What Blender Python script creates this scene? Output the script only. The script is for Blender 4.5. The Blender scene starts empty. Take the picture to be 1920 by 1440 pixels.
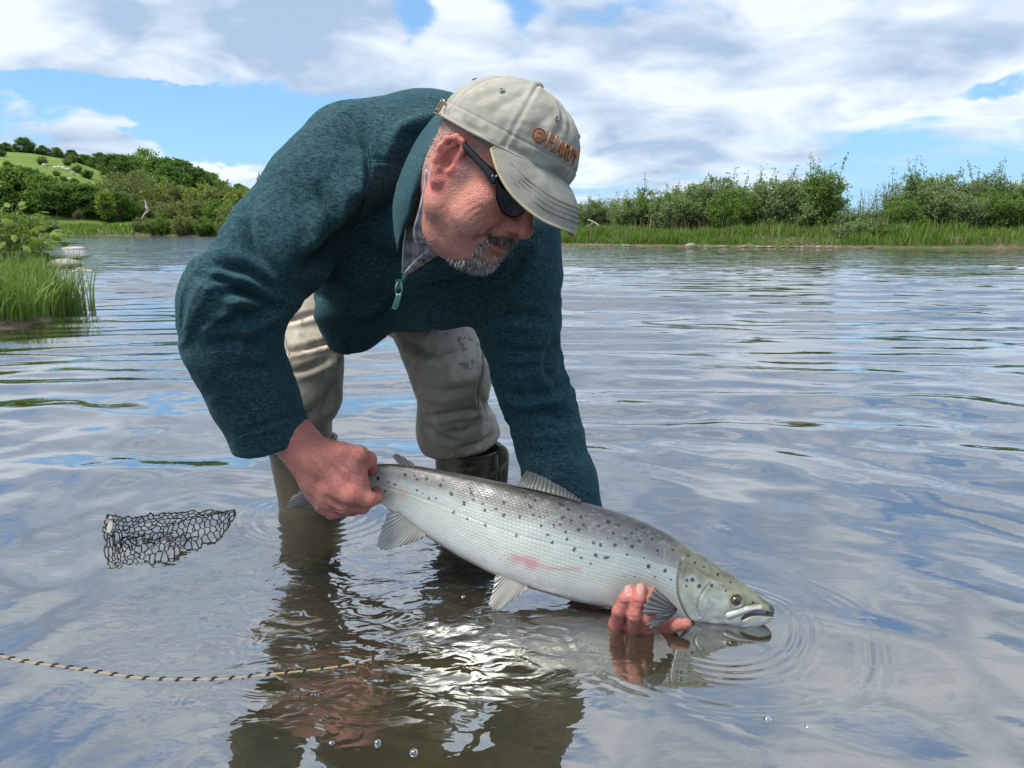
import bpy, math, random
import numpy as np
from mathutils import Vector, Matrix

scene = bpy.context.scene
# ------------------------------------------------------------------ camera
FPX = 1445.0                      # focal length in photo pixels (1920 wide)
CAM_H = 0.65
PITCH = math.radians(11.2)
cam_data = bpy.data.cameras.new('camera')
cam = bpy.data.objects.new('camera', cam_data)
scene.collection.objects.link(cam)
cam.location = (0, 0, CAM_H)
cam.rotation_euler = (math.radians(90) - PITCH, 0, 0)
cam_data.sensor_width = 36.0
cam_data.lens = 36.0 * FPX / 1920.0
cam_data.clip_start = 0.02
cam_data.clip_end = 3000
scene.camera = cam
scene.render.resolution_x, scene.render.resolution_y = 1024, 768

scene.view_settings.view_transform = 'Standard'
scene.view_settings.look = 'None'
scene.view_settings.exposure = 0.6
scene.view_settings.gamma = 1.0
scene.view_settings.use_curve_mapping = False
scene.render.engine = 'CYCLES'
scene.cycles.use_denoising = True
scene.cycles.use_adaptive_sampling = True
scene.cycles.adaptive_threshold = 0.02
scene.cycles.max_bounces = 6
scene.cycles.glossy_bounces = 4
scene.cycles.transmission_bounces = 5
scene.cycles.transparent_max_bounces = 12
scene.cycles.caustics_reflective = False
scene.cycles.caustics_refractive = False
scene.cycles.sample_clamp_indirect = 4.0

SUN_EL, SUN_AZ = math.radians(65), math.radians(-108)     # azimuth from +Y towards +X
SUN_DIR = Vector((math.sin(SUN_AZ) * math.cos(SUN_EL), math.cos(SUN_AZ) * math.cos(SUN_EL), math.sin(SUN_EL)))
SUN_STRENGTH = 3.5
SKY_STRENGTH = 0.1

# ------------------------------------------------------------------ node helper
class NT:
    def __init__(self, tree):
        self.t = tree
        tree.nodes.clear()
    def node(self, typ, **kw):
        n = self.t.nodes.new(typ)
        for k, v in kw.items():
            setattr(n, k, v)
        return n
    def put(self, sock, v):
        if isinstance(v, bpy.types.NodeSocket):
            self.t.links.new(v, sock)
        elif v is not None:
            if sock.type == 'RGBA' and not isinstance(v, (int, float)):
                sock.default_value = tuple(v) + ((1.0,) if len(v) == 3 else ())
            elif sock.type == 'RGBA':
                sock.default_value = (v, v, v, 1)
            elif sock.type == 'VECTOR' and isinstance(v, (int, float)):
                sock.default_value = (v, v, v)
            else:
                sock.default_value = v
    def m(self, op, a, b=None, c=None, clamp=False):
        n = self.node('ShaderNodeMath', operation=op, use_clamp=clamp)
        for i, v in enumerate((a, b, c)):
            if v is not None:
                self.put(n.inputs[i], v)
        return n.outputs[0]
    def add(self, *a):
        r = a[0]
        for b in a[1:]:
            r = self.m('ADD', r, b)
        return r
    def mul(self, *a):
        r = a[0]
        for b in a[1:]:
            r = self.m('MULTIPLY', r, b)
        return r
    def vm(self, op, a, b=None):
        n = self.node('ShaderNodeVectorMath', operation=op)
        self.put(n.inputs[0], a)
        if b is not None:
            self.put(n.inputs['Scale'] if op == 'SCALE' else n.inputs[1], b)
        return n.outputs['Value'] if op in ('LENGTH', 'DISTANCE', 'DOT_PRODUCT') else n.outputs[0]
    def sep(self, v):
        n = self.node('ShaderNodeSeparateXYZ'); self.put(n.inputs[0], v); return n.outputs
    def comb(self, x, y, z):
        n = self.node('ShaderNodeCombineXYZ')
        for i, v in enumerate((x, y, z)):
            self.put(n.inputs[i], v)
        return n.outputs[0]
    def noise(self, vec, scale, detail=4, rough=0.55, dist=0.0, col=False, lac=2.0):
        n = self.node('ShaderNodeTexNoise')
        self.put(n.inputs['Vector'], vec); self.put(n.inputs['Scale'], scale)
        self.put(n.inputs['Detail'], detail); self.put(n.inputs['Roughness'], rough)
        self.put(n.inputs['Distortion'], dist); self.put(n.inputs['Lacunarity'], lac)
        return n.outputs['Color' if col else 'Fac']
    def voro(self, vec, scale, rand=1.0, feature='F1', out='Distance'):
        n = self.node('ShaderNodeTexVoronoi', feature=feature)
        self.put(n.inputs['Vector'], vec); self.put(n.inputs['Scale'], scale)
        self.put(n.inputs['Randomness'], rand)
        return n.outputs[out]
    def rng(self, v, a, b, c=0.0, d=1.0, smooth=True):
        n = self.node('ShaderNodeMapRange', interpolation_type='SMOOTHSTEP' if smooth else 'LINEAR')
        for i, x in enumerate((v, a, b, c, d)):
            self.put(n.inputs[i], x)
        return n.outputs[0]
    def mix(self, f, a, b, mode='MIX'):
        n = self.node('ShaderNodeMix', data_type='RGBA', blend_type=mode)
        self.put(n.inputs[0], f); self.put(n.inputs[6], a); self.put(n.inputs[7], b)
        return n.outputs[2]
    def ramp(self, f, stops):
        n = self.node('ShaderNodeValToRGB')
        r = n.color_ramp
        while len(r.elements) < len(stops):
            r.elements.new(0.5)
        for e, (p, c) in zip(r.elements, stops):
            e.position = p; e.color = tuple(c) + (1,)
        self.put(n.inputs[0], f)
        return n.outputs[0]
    def bump(self, h, strength=1.0, dist=0.01, normal=None):
        n = self.node('ShaderNodeBump')
        self.put(n.inputs['Height'], h); self.put(n.inputs['Strength'], strength)
        self.put(n.inputs['Distance'], dist)
        if normal is not None:
            self.put(n.inputs['Normal'], normal)
        return n.outputs[0]
    def coord(self, out='Object'):
        return self.node('ShaderNodeTexCoord').outputs[out]
    def pos(self):
        return self.node('ShaderNodeNewGeometry').outputs['Position']
    def attr(self, name, out='Color'):
        return self.node('ShaderNodeAttribute', attribute_name=name).outputs[out]
    def rand(self):
        return self.node('ShaderNodeObjectInfo').outputs['Random']
    def scalev(self, vec, s):
        return self.vm('MULTIPLY', vec, s)
    def bsdf(self, color, rough=0.6, metal=0.0, normal=None, **kw):
        n = self.node('ShaderNodeBsdfPrincipled')
        self.put(n.inputs['Base Color'], color); self.put(n.inputs['Roughness'], rough)
        self.put(n.inputs['Metallic'], metal)
        if normal is not None:
            self.put(n.inputs['Normal'], normal)
        for k, v in kw.items():
            self.put(n.inputs[k.replace('_', ' ')], v)
        return n.outputs[0]
    def shmix(self, f, a, b):
        n = self.node('ShaderNodeMixShader')
        self.put(n.inputs[0], f); self.t.links.new(a, n.inputs[1]); self.t.links.new(b, n.inputs[2])
        return n.outputs[0]
    def out(self, surf, vol=None):
        n = self.node('ShaderNodeOutputMaterial')
        self.t.links.new(surf, n.inputs['Surface'])
        if vol is not None:
            self.t.links.new(vol, n.inputs['Volume'])

def material(name):
    m = bpy.data.materials.new(name)
    m.use_nodes = True
    return m, NT(m.node_tree)

def px_azel(px, py):
    x, y = (px - 960) / FPX, (720 - py) / FPX
    wy = math.cos(PITCH) + y * math.sin(PITCH); wz = -math.sin(PITCH) + y * math.cos(PITCH)
    return math.atan2(x, wy), math.atan2(wz, math.hypot(x, wy))

# ------------------------------------------------------------------ world: blue sky with broken cloud
world = bpy.data.worlds.new('World'); scene.world = world
world.use_nodes = True
g = NT(world.node_tree)
sky = g.node('ShaderNodeTexSky', sky_type='NISHITA', sun_disc=False)
sky.sun_elevation = SUN_EL; sky.sun_rotation = SUN_AZ
sky.air_density = 1.0; sky.dust_density = 0.3; sky.ozone_density = 2.5
# cloud cover is computed here once (density, light and shade by azimuth and elevation over the whole upper sky)
_GA = np.random.RandomState(99).rand(512, 512).astype(np.float32) * 6.2831853
_GC, _GS = np.cos(_GA), np.sin(_GA)
def smooth(a, b, x):
    t = np.clip((x - a) / (b - a), 0, 1)
    return t * t * (3 - 2 * t)
def _n2(u, v, seed):
    i = np.floor(u); j = np.floor(v); fu = u - i; fv = v - j
    i = (i.astype(np.int32) + seed * 57) & 511; j = (j.astype(np.int32) + seed * 131) & 511
    i1, j1 = (i + 1) & 511, (j + 1) & 511
    su = fu * fu * (3 - 2 * fu); sv = fv * fv * (3 - 2 * fv)
    a = _GC[i, j] * fu + _GS[i, j] * fv; b = _GC[i1, j] * (fu - 1) + _GS[i1, j] * fv
    c = _GC[i, j1] * fu + _GS[i, j1] * (fv - 1); d_ = _GC[i1, j1] * (fu - 1) + _GS[i1, j1] * (fv - 1)
    x = a + (b - a) * su
    return (x + (c + (d_ - c) * su - x) * sv) * 1.4
def _f2(u, v, oct, seed, gain=0.5, bill=False):
    r, a = 0, 1.0
    for o in range(oct):
        n = _n2(u * 2 ** o + 17.3 * o, v * 2 ** o - 9.1 * o, seed + o)
        r = r + a * (np.abs(n) * 2 - 0.5 if bill else n); a *= gain
    return r
def sky_image():
    W_, H_ = 2048, 512
    A = (np.arange(W_) + 0.5) / W_ * 2 - 1
    A = np.sign(A) * np.abs(A) ** (1 / 0.6) * math.pi       # more texels ahead than behind
    E = ((np.arange(H_) + 0.5) / H_) ** 2 * math.pi / 2
    A, E = np.meshgrid(A, E); A = A.astype(np.float32); E = E.astype(np.float32)
    zz = np.sin(E) + 0.13
    u, v = np.cos(E) * np.sin(A) / zz, np.cos(E) * np.cos(A) / zz
    # soft deck in perspective + puffs in angle space
    wu, wv = _f2(u * 0.8, v * 0.8, 3, 3), _f2(u * 0.8 + 9, v * 0.8 + 4, 3, 8)
    uu, vv = u + 0.45 * wu, v + 0.45 * wv
    deck = _f2(uu * 0.62, vv * 0.9, 6, 21, 0.52)
    # tile-safe angle coordinates
    ax, ay = A, E * 2.0
    wx, wy = _f2(ax * 5, ay * 5, 4, 31), _f2(ax * 5 + 5, ay * 5 + 7, 4, 37)
    bx_, by_ = ax + 0.030 * wx, ay + 0.030 * wy
    puff = _f2(bx_ * 6.5, by_ * 6.5, 6, 51, 0.48)
    fine = _f2(bx_ * 11, by_ * 13, 5, 61, 0.6, True)
    D = 0.23 + 0.34 * smooth(0.22, 0.5, E) + 0.62 * deck + 0.40 * puff - 0.05 * fine
    S = 0.5 + 0.72 * _f2(uu * 0.8 + 0.35, vv * 1.1 - 0.25, 5, 23, 0.55) + 0.62 * _f2(bx_ * 7 + 0.12, by_ * 8 + 0.2, 5, 53, 0.48) - 0.12 * fine
    Aw, Ew = A + 0.022 * wx + 0.012 * puff, E + 0.012 * wy + 0.008 * fine
    def bl(px, py, sx, sy, tilt=0.0, p=2.0):
        a0, e0 = px_azel(px, py)
        x = (Aw - a0) / (sx / FPX); y = (Ew - e0 - tilt * (Aw - a0)) / (sy / FPX)
        return np.exp(-(np.abs(x) ** p + np.abs(y) ** p))
    for b in SKY_BLOBS:
        D = D + b[4] * bl(*b[:4], tilt=b[5])
        S = S + b[6] * bl(*b[:4], tilt=b[5])
    dens = smooth(0.02, 0.50, D)
    thick = smooth(0.25, 1.25, D)
    shade = np.clip(S + 0.06 - 0.08 * thick, 0, 1)
    px_ = np.ones((H_, W_, 4), np.float32)
    px_[..., 0] = dens; px_[..., 1] = shade; px_[..., 2] = thick
    im = bpy.data.images.new('cloud_cover', W_, H_, alpha=False, float_buffer=True)
    im.colorspace_settings.name = 'Non-Color'
    im.pixels.foreach_set(px_.ravel())
    im.update()
    return im
# (px, py, half-width, half-height, cover +/-, tilt, light +/-) of the clouds and gaps the photograph shows
SKY_BLOBS = [(330, 222, 330, 46, -1.15, 0, 0), (480, 245, 220, 75, -1.0, 0, 0), (60, 168, 260, 14, -0.7, 0, 0), (480, 165, 120, 26, -0.6, 0, 0), (560, 300, 120, 40, -0.4, 0, 0),
             (250, 15, 430, 55, 0.75, 0, -0.08), (160, 112, 240, 30, 0.95, -0.05, 0.5), (330, 150, 130, 12, 0.5, -0.05, 0.3),
             (190, 245, 75, 45, 1.1, 0, 0.30), (40, 225, 110, 35, 0.8, 0, -0.15), (250, 275, 70, 25, 0.7, 0, 0.05), (90, 275, 150, 25, 0.5, 0, -0.1),
             (520, 95, 150, 70, 0.6, 0, -0.10), (690, 130, 180, 70, 0.65, 0, -0.05), (790, 40, 45, 40, -0.9, 0.3, 0), (960, 45, 40, 45, -0.6, 0.3, 0),
             (450, 322, 90, 20, 0.9, 0, 0.45), (880, 60, 60, 80, 0.5, 0, 0.3), (1150, 130, 260, 90, 0.5, 0.15, -0.18), (1480, 70, 330, 90, 0.35, 0.1, -0.05),
             (1720, 130, 190, 55, 0.45, 0.1, -0.22), (1750, 40, 60, 14, 0.2, 0.2, 0.4), (1870, 170, 60, 10, -0.7, 0.1, 0), (1300, 240, 330, 40, 0.25, 0, 0.15),
             (1480, 200, 200, 30, 0.3, 0.1, -0.15), (1800, 230, 90, 20, 0.3, 0, -0.25), (1450, 292, 60, 14, 0.3, 0, -0.3), (1150, 240, 70, 14, 0.1, 0, -0.25), (1250, 230, 60, 9, -0.35, 0.1, 0)]
d = g.coord('Generated')
dx, dy, dz = g.sep(d)[:3]
tex = g.node('ShaderNodeTexImage', image=sky_image(), interpolation='Linear', extension='EXTEND')
an = g.mul(g.m('ARCTAN2', dx, dy), 1 / math.pi)
uu_ = g.add(g.mul(g.m('SIGN', an), g.m('POWER', g.m('ABSOLUTE', an), 0.6), 0.5), 0.5)
uvv = g.comb(uu_, g.m('SQRT', g.m('MAXIMUM', g.mul(g.m('ARCSINE', dz), 2 / math.pi), 0.0)), 0.0)
g.put(tex.inputs[0], uvv)
dn, sh, tk = [o for o in g.node('ShaderNodeSeparateColor').outputs][:3]
g.t.links.new(tex.outputs[0], dn.node.inputs[0])
ccol = g.mix(sh, (3.0, 3.9, 5.2), (6.4, 6.9, 7.5))
clear = g.mix(1.0, sky.outputs[0], (0.55, 0.88, 1.22), 'MULTIPLY')
clear = g.mix(g.rng(dz, 0.0, 0.16, 0.85, 0.0), clear, (3.0, 5.0, 6.8))
clear = g.mix(0.42, clear, (3.0, 4.9, 6.8))
skyc = g.mix(g.mul(dn, 0.95), clear, ccol)
bg = g.node('ShaderNodeBackground')
g.put(bg.inputs['Color'], skyc); g.put(bg.inputs['Strength'], SKY_STRENGTH)
wo = g.node('ShaderNodeOutputWorld')
g.t.links.new(bg.outputs[0], wo.inputs['Surface'])

sun_data = bpy.data.lights.new('sun', 'SUN')
sun_data.energy = SUN_STRENGTH; sun_data.angle = math.radians(22); sun_data.color = (1.0, 0.95, 0.87)
sun = bpy.data.objects.new('sun', sun_data); scene.collection.objects.link(sun)
sun.rotation_euler = SUN_DIR.to_track_quat('Z', 'Y').to_euler()

# ------------------------------------------------------------------ geometry helpers
rnd = random.Random(7)
nrs = np.random.RandomState(11)
CF = np.array([0, math.cos(PITCH), -math.sin(PITCH)]); CU = np.array([0, math.sin(PITCH), math.cos(PITCH)]); CR = np.array([1.0, 0, 0])
CAM = np.array([0, 0, CAM_H])
def P(px, py, z):
    """a point seen at photo pixel (px, py), z metres in front of the lens along its axis"""
    return CAM + z * (CF + (px - 960) / FPX * CR + (720 - py) / FPX * CU)
def PW(px, py, zw=0.0):
    """the point of the level plane z = zw seen at that pixel"""
    dv = CF + (px - 960) / FPX * CR + (720 - py) / FPX * CU
    return CAM + dv * ((zw - CAM_H) / dv[2])
def PD(px, py, dist):
    """point at ground distance dist (along +Y)"""
    dv = CF + (px - 960) / FPX * CR + (720 - py) / FPX * CU
    return CAM + dv * (dist / dv[1])
def to_px(v):
    r = v - CAM
    z = r @ CF
    return 960 + FPX * (r @ CR) / z, 720 - FPX * (r @ CU) / z, z

def _hash(ix, iy, iz, seed):
    h = (ix.astype(np.int64) * 374761393 + iy.astype(np.int64) * 668265263 + iz.astype(np.int64) * 2147483647 + seed * 974634777) & 0xffffffff
    h = ((h ^ (h >> 13)) * 1274126177) & 0xffffffff
    h = h ^ (h >> 16)
    return (h & 0xffff) / 65535.0
def vnoise(p, scale, seed=0):
    """value noise in -1..1 for an (n,3) array"""
    q = np.asarray(p) * scale
    i = np.floor(q); f = q - i; f = f * f * (3 - 2 * f); i = i.astype(np.int64)
    r = 0
    for a in (0, 1):
        for b in (0, 1):
            for c in (0, 1):
                w = (f[:, 0] if a else 1 - f[:, 0]) * (f[:, 1] if b else 1 - f[:, 1]) * (f[:, 2] if c else 1 - f[:, 2])
                r = r + w * _hash(i[:, 0] + a, i[:, 1] + b, i[:, 2] + c, seed)
    return r * 2 - 1
def fbm(p, scale, oct=4, seed=0, gain=0.5):
    r, a = 0, 1.0
    for o in range(oct):
        r = r + a * vnoise(p, scale * 2 ** o, seed + o); a *= gain
    return r

def new_obj(name, verts, faces, mat=None, parent=None, smooth_=True, **props):
    me = bpy.data.meshes.new(name)
    verts = np.asarray(verts, dtype=np.float32)
    if isinstance(faces, np.ndarray):
        n, k = faces.shape
        me.vertices.add(len(verts)); me.vertices.foreach_set('co', verts.ravel())
        me.loops.add(n * k); me.loops.foreach_set('vertex_index', faces.astype(np.int32).ravel())
        me.polygons.add(n)
        me.polygons.foreach_set('loop_start', np.arange(0, n * k, k, dtype=np.int32))
        me.update(calc_edges=True)
    else:
        me.from_pydata([tuple(v) for v in verts], [], [tuple(f) for f in faces])
    if smooth_:
        me.polygons.foreach_set('use_smooth', np.ones(len(me.polygons), dtype=bool))
    if mat is not None:
        me.materials.append(mat)
    me.update()
    return link(name, me, parent, **props)
def link(name, me, parent=None, **props):
    o = bpy.data.objects.new(name, me)
    scene.collection.objects.link(o)
    if parent is not None:
        o.parent = parent
        o.matrix_parent_inverse = parent.matrix_world.inverted() if False else Matrix.Translation(-parent.location) if parent.rotation_euler.z == 0 and parent.parent is None else Matrix.Identity(4)
    for k, v in props.items():
        o[k] = v
    return o
def empty(name, loc=(0, 0, 0), **props):
    o = bpy.data.objects.new(name, None); scene.collection.objects.link(o)
    o.location = tuple(loc)
    for k, v in props.items():
        o[k] = v
    return o
def set_color(obj, name, arr):
    me = obj.data
    a = me.attributes.new(name, 'FLOAT_COLOR', 'POINT')
    arr = np.asarray(arr, dtype=np.float32)
    if arr.ndim == 1:
        arr = np.stack([arr] * 3, 1)
    c = np.ones((len(arr), 4), np.float32); c[:, :3] = arr
    a.data.foreach_set('color', c.ravel())
def grid_faces(nu, nv, wrap_v=False):
    """rows nu, columns nv; index = i*nv + j"""
    i = np.arange(nu - 1)[:, None]; j = np.arange(nv if wrap_v else nv - 1)[None, :]
    j2 = (j + 1) % nv
    return np.stack([(i * nv + j).ravel() if False else (i * nv + j + 0 * i).ravel(), (i * nv + j2 + 0 * i).ravel(), ((i + 1) * nv + j2).ravel(), ((i + 1) * nv + j).ravel()], 1)
def vnormals(v, f):
    n = np.zeros_like(v)
    a, b, c = v[f[:, 0]], v[f[:, 1]], v[f[:, 2]]
    fn = np.cross(b - a, c - a)
    if f.shape[1] == 4:
        fn = fn + np.cross(c - a, v[f[:, 3]] - a)
    for k in range(f.shape[1]):
        for ax in range(3):
            n[:, ax] += np.bincount(f[:, k], fn[:, ax], minlength=len(v))
    return n / np.maximum(np.linalg.norm(n, axis=1, keepdims=True), 1e-12)
def lapl(v, f, it=1, lam=0.5):
    e = np.concatenate([f[:, [k, (k + 1) % f.shape[1]]] for k in range(f.shape[1])])
    cnt = np.maximum(np.bincount(e[:, 0], minlength=len(v)) + np.bincount(e[:, 1], minlength=len(v)), 1)[:, None]
    for _ in range(it):
        s = np.zeros_like(v)
        for ax in range(3):
            s[:, ax] = np.bincount(e[:, 0], v[e[:, 1], ax], minlength=len(v)) + np.bincount(e[:, 1], v[e[:, 0], ax], minlength=len(v))
        v = v + lam * (s / cnt - v)
    return v

class Mesh:
    """collects pieces that belong to ONE part"""
    def __init__(self):
        self.v, self.f, self.n = [], [], 0
    def add(self, v, f):
        v = np.asarray(v, float)
        self.v.append(v); self.f += [tuple(int(x) + self.n for x in q) for q in f]; self.n += len(v)
        return self
    def tube(self, pts, rad, seg=8, cap=True, flat=None):
        pts = np.asarray(pts, float); n = len(pts)
        rad = np.broadcast_to(np.asarray(rad, float), (n,))
        t = np.gradient(pts, axis=0); t /= np.maximum(np.linalg.norm(t, axis=1, keepdims=True), 1e-9)
        up = np.array([0, 0, 1.0]) if abs(t[0, 2]) < 0.9 else np.array([1.0, 0, 0])
        vs = []
        nrm = np.cross(t[0], up); nrm /= np.linalg.norm(nrm)
        for i in range(n):
            nrm = nrm - t[i] * (nrm @ t[i]); nrm /= np.linalg.norm(nrm)
            b = np.cross(t[i], nrm)
            a = np.arange(seg) * 2 * math.pi / seg
            k = 1.0 if flat is None else flat
            vs.append(pts[i] + rad[i] * (np.cos(a)[:, None] * nrm + k * np.sin(a)[:, None] * b))
        v = np.concatenate(vs)
        f = [tuple(q) for q in grid_faces(n, seg, True)]
        if cap:
            f.append(tuple(range(seg))[::-1]); f.append(tuple((n - 1) * seg + k for k in range(seg)))
        return self.add(v, f)
    def box(self, c, size, R=None):
        s = np.array(size) / 2
        v = np.array([[x, y, z] for x in (-1, 1) for y in (-1, 1) for z in (-1, 1)]) * s
        if R is not None:
            v = v @ np.asarray(R).T
        return self.add(v + np.asarray(c), [(0, 1, 3, 2), (4, 6, 7, 5), (0, 4, 5, 1), (2, 3, 7, 6), (0, 2, 6, 4), (1, 5, 7, 3)])
    def ball(self, c, r, nu=8, nv=12, R=None):
        r = np.broadcast_to(np.asarray(r, float), (3,))
        th = np.linspace(0, math.pi, nu); ph = np.arange(nv) * 2 * math.pi / nv
        v = np.stack([np.sin(th)[:, None] * np.cos(ph), np.sin(th)[:, None] * np.sin(ph), np.cos(th)[:, None] + 0 * ph], -1).reshape(-1, 3) * r
        if R is not None:
            v = v @ np.asarray(R).T
        return self.add(v + np.asarray(c), [tuple(q) for q in grid_faces(nu, nv, True)])
    def build(self, name, mat, parent=None, smooth_=True, **props):
        return new_obj(name, np.concatenate(self.v), self.f, mat, parent, smooth_, **props)

def spline(pts, n):
    """Catmull-Rom through pts (any dimension), n samples"""
    p = np.asarray(pts, float)
    p = np.concatenate([[2 * p[0] - p[1]], p, [2 * p[-1] - p[-2]]])
    t = np.linspace(0, len(p) - 3 - 1e-9, n); i = t.astype(int); u = (t - i)[:, None]
    a, b, c, d_ = p[i], p[i + 1], p[i + 2], p[i + 3]
    return 0.5 * (2 * b + (c - a) * u + (2 * a - 5 * b + 4 * c - d_) * u ** 2 + (3 * b - a - 3 * c + d_) * u ** 3)

# ---- signed-distance modelling: smooth unions of cones and ellipsoids, meshed with sparse surface nets
class SDF:
    def __init__(self):
        self.items = []
    def cone(self, a, b, ra, rb=None, k=0.01, op='u'):
        a = np.asarray(a, float); b = np.asarray(b, float); rb = ra if rb is None else rb
        c = (a + b) / 2; R = np.linalg.norm(b - a) / 2 + max(ra, rb)
        def fn(p):
            pa = p - a; ba = b - a
            h = np.clip(pa @ ba / max(ba @ ba, 1e-12), 0, 1)
            q = pa - h[:, None] * ba
            return np.sqrt(np.einsum('ij,ij->i', q, q)) - (ra + (rb - ra) * h)
        self.items.append((fn, op, k, c, R)); return self
    def chain(self, pts, rads, k=0.01, op='u'):
        for i in range(len(pts) - 1):
            self.cone(pts[i], pts[i + 1], rads[i], rads[i + 1], k, op)
        return self
    def ell(self, c, r, R=None, k=0.01, op='u'):
        c = np.asarray(c, float); r = np.asarray(r, float)
        R = np.eye(3) if R is None else np.asarray(R, float)
        def fn(p):
            q = (p - c) @ R
            k0 = np.sqrt(((q / r) ** 2).sum(1)); k1 = np.sqrt(((q / r ** 2) ** 2).sum(1))
            return np.where(k0 < 1e-6, -r.min(), k0 * (k0 - 1) / np.maximum(k1, 1e-9))
        self.items.append((fn, op, k, c, r.max())); return self
    def plane(self, c, n, k=0.005):
        """keep the side opposite to n"""
        c = np.asarray(c, float); n = np.asarray(n, float); n = n / np.linalg.norm(n)
        self.items.append((lambda p: (p - c) @ n, 'i', k, None, None)); return self
    def __call__(self, p, margin=0.1):
        d = np.full(len(p), 0.5)
        for fn, op, k, c, R in self.items:
            if c is not None:
                q = p - c
                sel = np.nonzero(np.einsum('ij,ij->i', q, q) < (R + margin + k) ** 2)[0]
                if len(sel) == 0:
                    continue
                x = fn(p[sel]); y = d[sel]
            else:
                sel = slice(None); x = fn(p); y = d
            if op == 'u':
                h = np.clip(0.5 + 0.5 * (y - x) / k, 0, 1); z = y + (x - y) * h - k * h * (1 - h)
            elif op == 's':
                h = np.clip(0.5 - 0.5 * (y + x) / k, 0, 1); z = y + (-x - y) * h + k * h * (1 - h)
            else:
                h = np.clip(0.5 - 0.5 * (x - y) / k, 0, 1) if False else np.clip(0.5 + 0.5 * (x - y) / k, 0, 1); z = y + (x - y) * h + k * h * (1 - h)
            d[sel] = z
        return d

def sdf_mesh(f, lo, hi, h, L=4, sm=1):
    lo = np.asarray(lo, float); hi = np.asarray(hi, float)
    s = h * 2 ** L
    n = np.ceil((hi - lo) / s).astype(int)
    cells = np.stack(np.meshgrid(*[np.arange(k) for k in n], indexing='ij'), -1).reshape(-1, 3)
    off = np.array([[a, b, c] for a in (0, 1) for b in (0, 1) for c in (0, 1)])
    for l in range(L, -1, -1):
        s = h * 2 ** l
        dd = f(lo + (cells + 0.5) * s, margin=2.2 * s + 0.01)
        cells = cells[np.abs(dd) < s * 1.35]
        if l:
            cells = (cells[:, None, :] * 2 + off[None]).reshape(-1, 3)
    B = 1 << 20
    key = lambda c: (c[..., 0].astype(np.int64) * B + c[..., 1]) * B + c[..., 2]
    ck = np.sort(key(cells))
    cells = np.stack([ck // (B * B), (ck // B) % B, ck % B], 1)
    cor = (cells[:, None, :] + off[None])
    kk = key(cor); uk, inv = np.unique(kk, return_inverse=True); inv = inv.reshape(kk.shape)
    up = np.stack([uk // (B * B), (uk // B) % B, uk % B], 1)
    val = f(lo + up * h, margin=3 * h + 0.01)
    cv = val[inv]                                    # (n,8)
    act = (cv.min(1) < 0) & (cv.max(1) >= 0)
    cells, cv, ck, cor = cells[act], cv[act], ck[act], cor[act]
    ed = [(a, b) for a in range(8) for b in range(a + 1, 8) if np.abs(off[a] - off[b]).sum() == 1]
    acc = np.zeros((len(cells), 3)); cnt = np.zeros(len(cells))
    for a, b in ed:
        va, vb = cv[:, a], cv[:, b]
        x = (va < 0) != (vb < 0)
        t = np.where(x, va / np.where(x, va - vb, 1), 0)
        acc += x[:, None] * (off[a] + t[:, None] * (off[b] - off[a])); cnt += x
    verts = lo + (cells + acc / cnt[:, None]) * h
    faces = []
    for ax in range(3):
        b = np.zeros(3, int); b[ax] = 1
        ia = 0; ib = int(np.nonzero((off == b).all(1))[0][0])
        x = (cv[:, ia] < 0) != (cv[:, ib] < 0)
        c = cells[x]; flip = cv[x, ia] >= 0
        u = np.zeros(3, int); u[(ax + 1) % 3] = 1; w = np.zeros(3, int); w[(ax + 2) % 3] = 1
        q = []
        for o in (0 * u, u, u + w, w):
            kq = key(c - o); j = np.searchsorted(ck, kq); j = np.minimum(j, len(ck) - 1)
            q.append(np.where(ck[j] == kq, j, -1))
        q = np.stack(q, 1); ok = (q >= 0).all(1)
        q, flip = q[ok], flip[ok]
        q[flip] = q[flip][:, ::-1]
        faces.append(q)
    faces = np.concatenate(faces)
    if sm:
        verts = lapl(verts, faces, sm, 0.5)
    return verts, faces
# ================================================================== river
def bank_dist_left(y):
    return -0.60 * y - 0.15
# --- waves: sum of directional ripples, calmer near the camera
def wave_h(X, Y):
    rs = np.random.RandomState(5)
    h = np.zeros_like(X)
    R = np.hypot(X, Y)
    a_mid = smooth(1.45, 4.2, Y) * (1 - 0.45 * smooth(6, 16, Y)) + 0.045
    for i in range(46):
        lam = 0.24 * (3.9 ** rs.rand())
        th = rs.normal(0, 0.24) + 0.10 * np.tanh(X / 3)
        kx, ky = np.sin(th), np.cos(th)
        ph = rs.rand() * 6.283
        amp = 0.00160 * (lam / 0.4) ** 0.8
        h += amp * np.sin(2 * math.pi / lam * (kx * X + ky * Y) + ph)
    h *= a_mid * (0.75 + 0.5 * np.sin(0.9 * X + 0.6 * Y) * np.sin(0.5 * Y - 0.4 * X + 1))
    # slow undulation close to the camera
    for i in range(26):
        lam = 0.11 * (5.5 ** rs.rand()); th = rs.rand() * 6.283
        h += 0.00090 * (lam / 0.4) ** 1.15 * np.sin(2 * math.pi / lam * (np.sin(th) * X + np.cos(th) * Y) + rs.rand() * 6.283) * (1 - smooth(2.2, 4.5, Y))
    return h
def axis(fine, step, growth, far, growth2, lim):
    a, s = [0.0], step
    while a[-1] < lim:
        x = a[-1]
        s = step if x < fine else (growth * x if x < far else growth2 * x)
        a.append(x + max(s, step))
    return np.array(a)
ya = axis(2.4, 0.015, 0.0062, 15, 0.035, 170)
ya = np.concatenate([-axis(0.9, 0.03, 0.05, 2, 0.3, 6)[:0:-1], ya])
xa = axis(1.15, 0.015, 0.0135, 10, 0.06, 150)
xa = np.concatenate([-xa[:0:-1], xa])
YY, XX = np.meshgrid(ya, xa, indexing='ij')
ZZ = wave_h(XX, YY)
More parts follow.
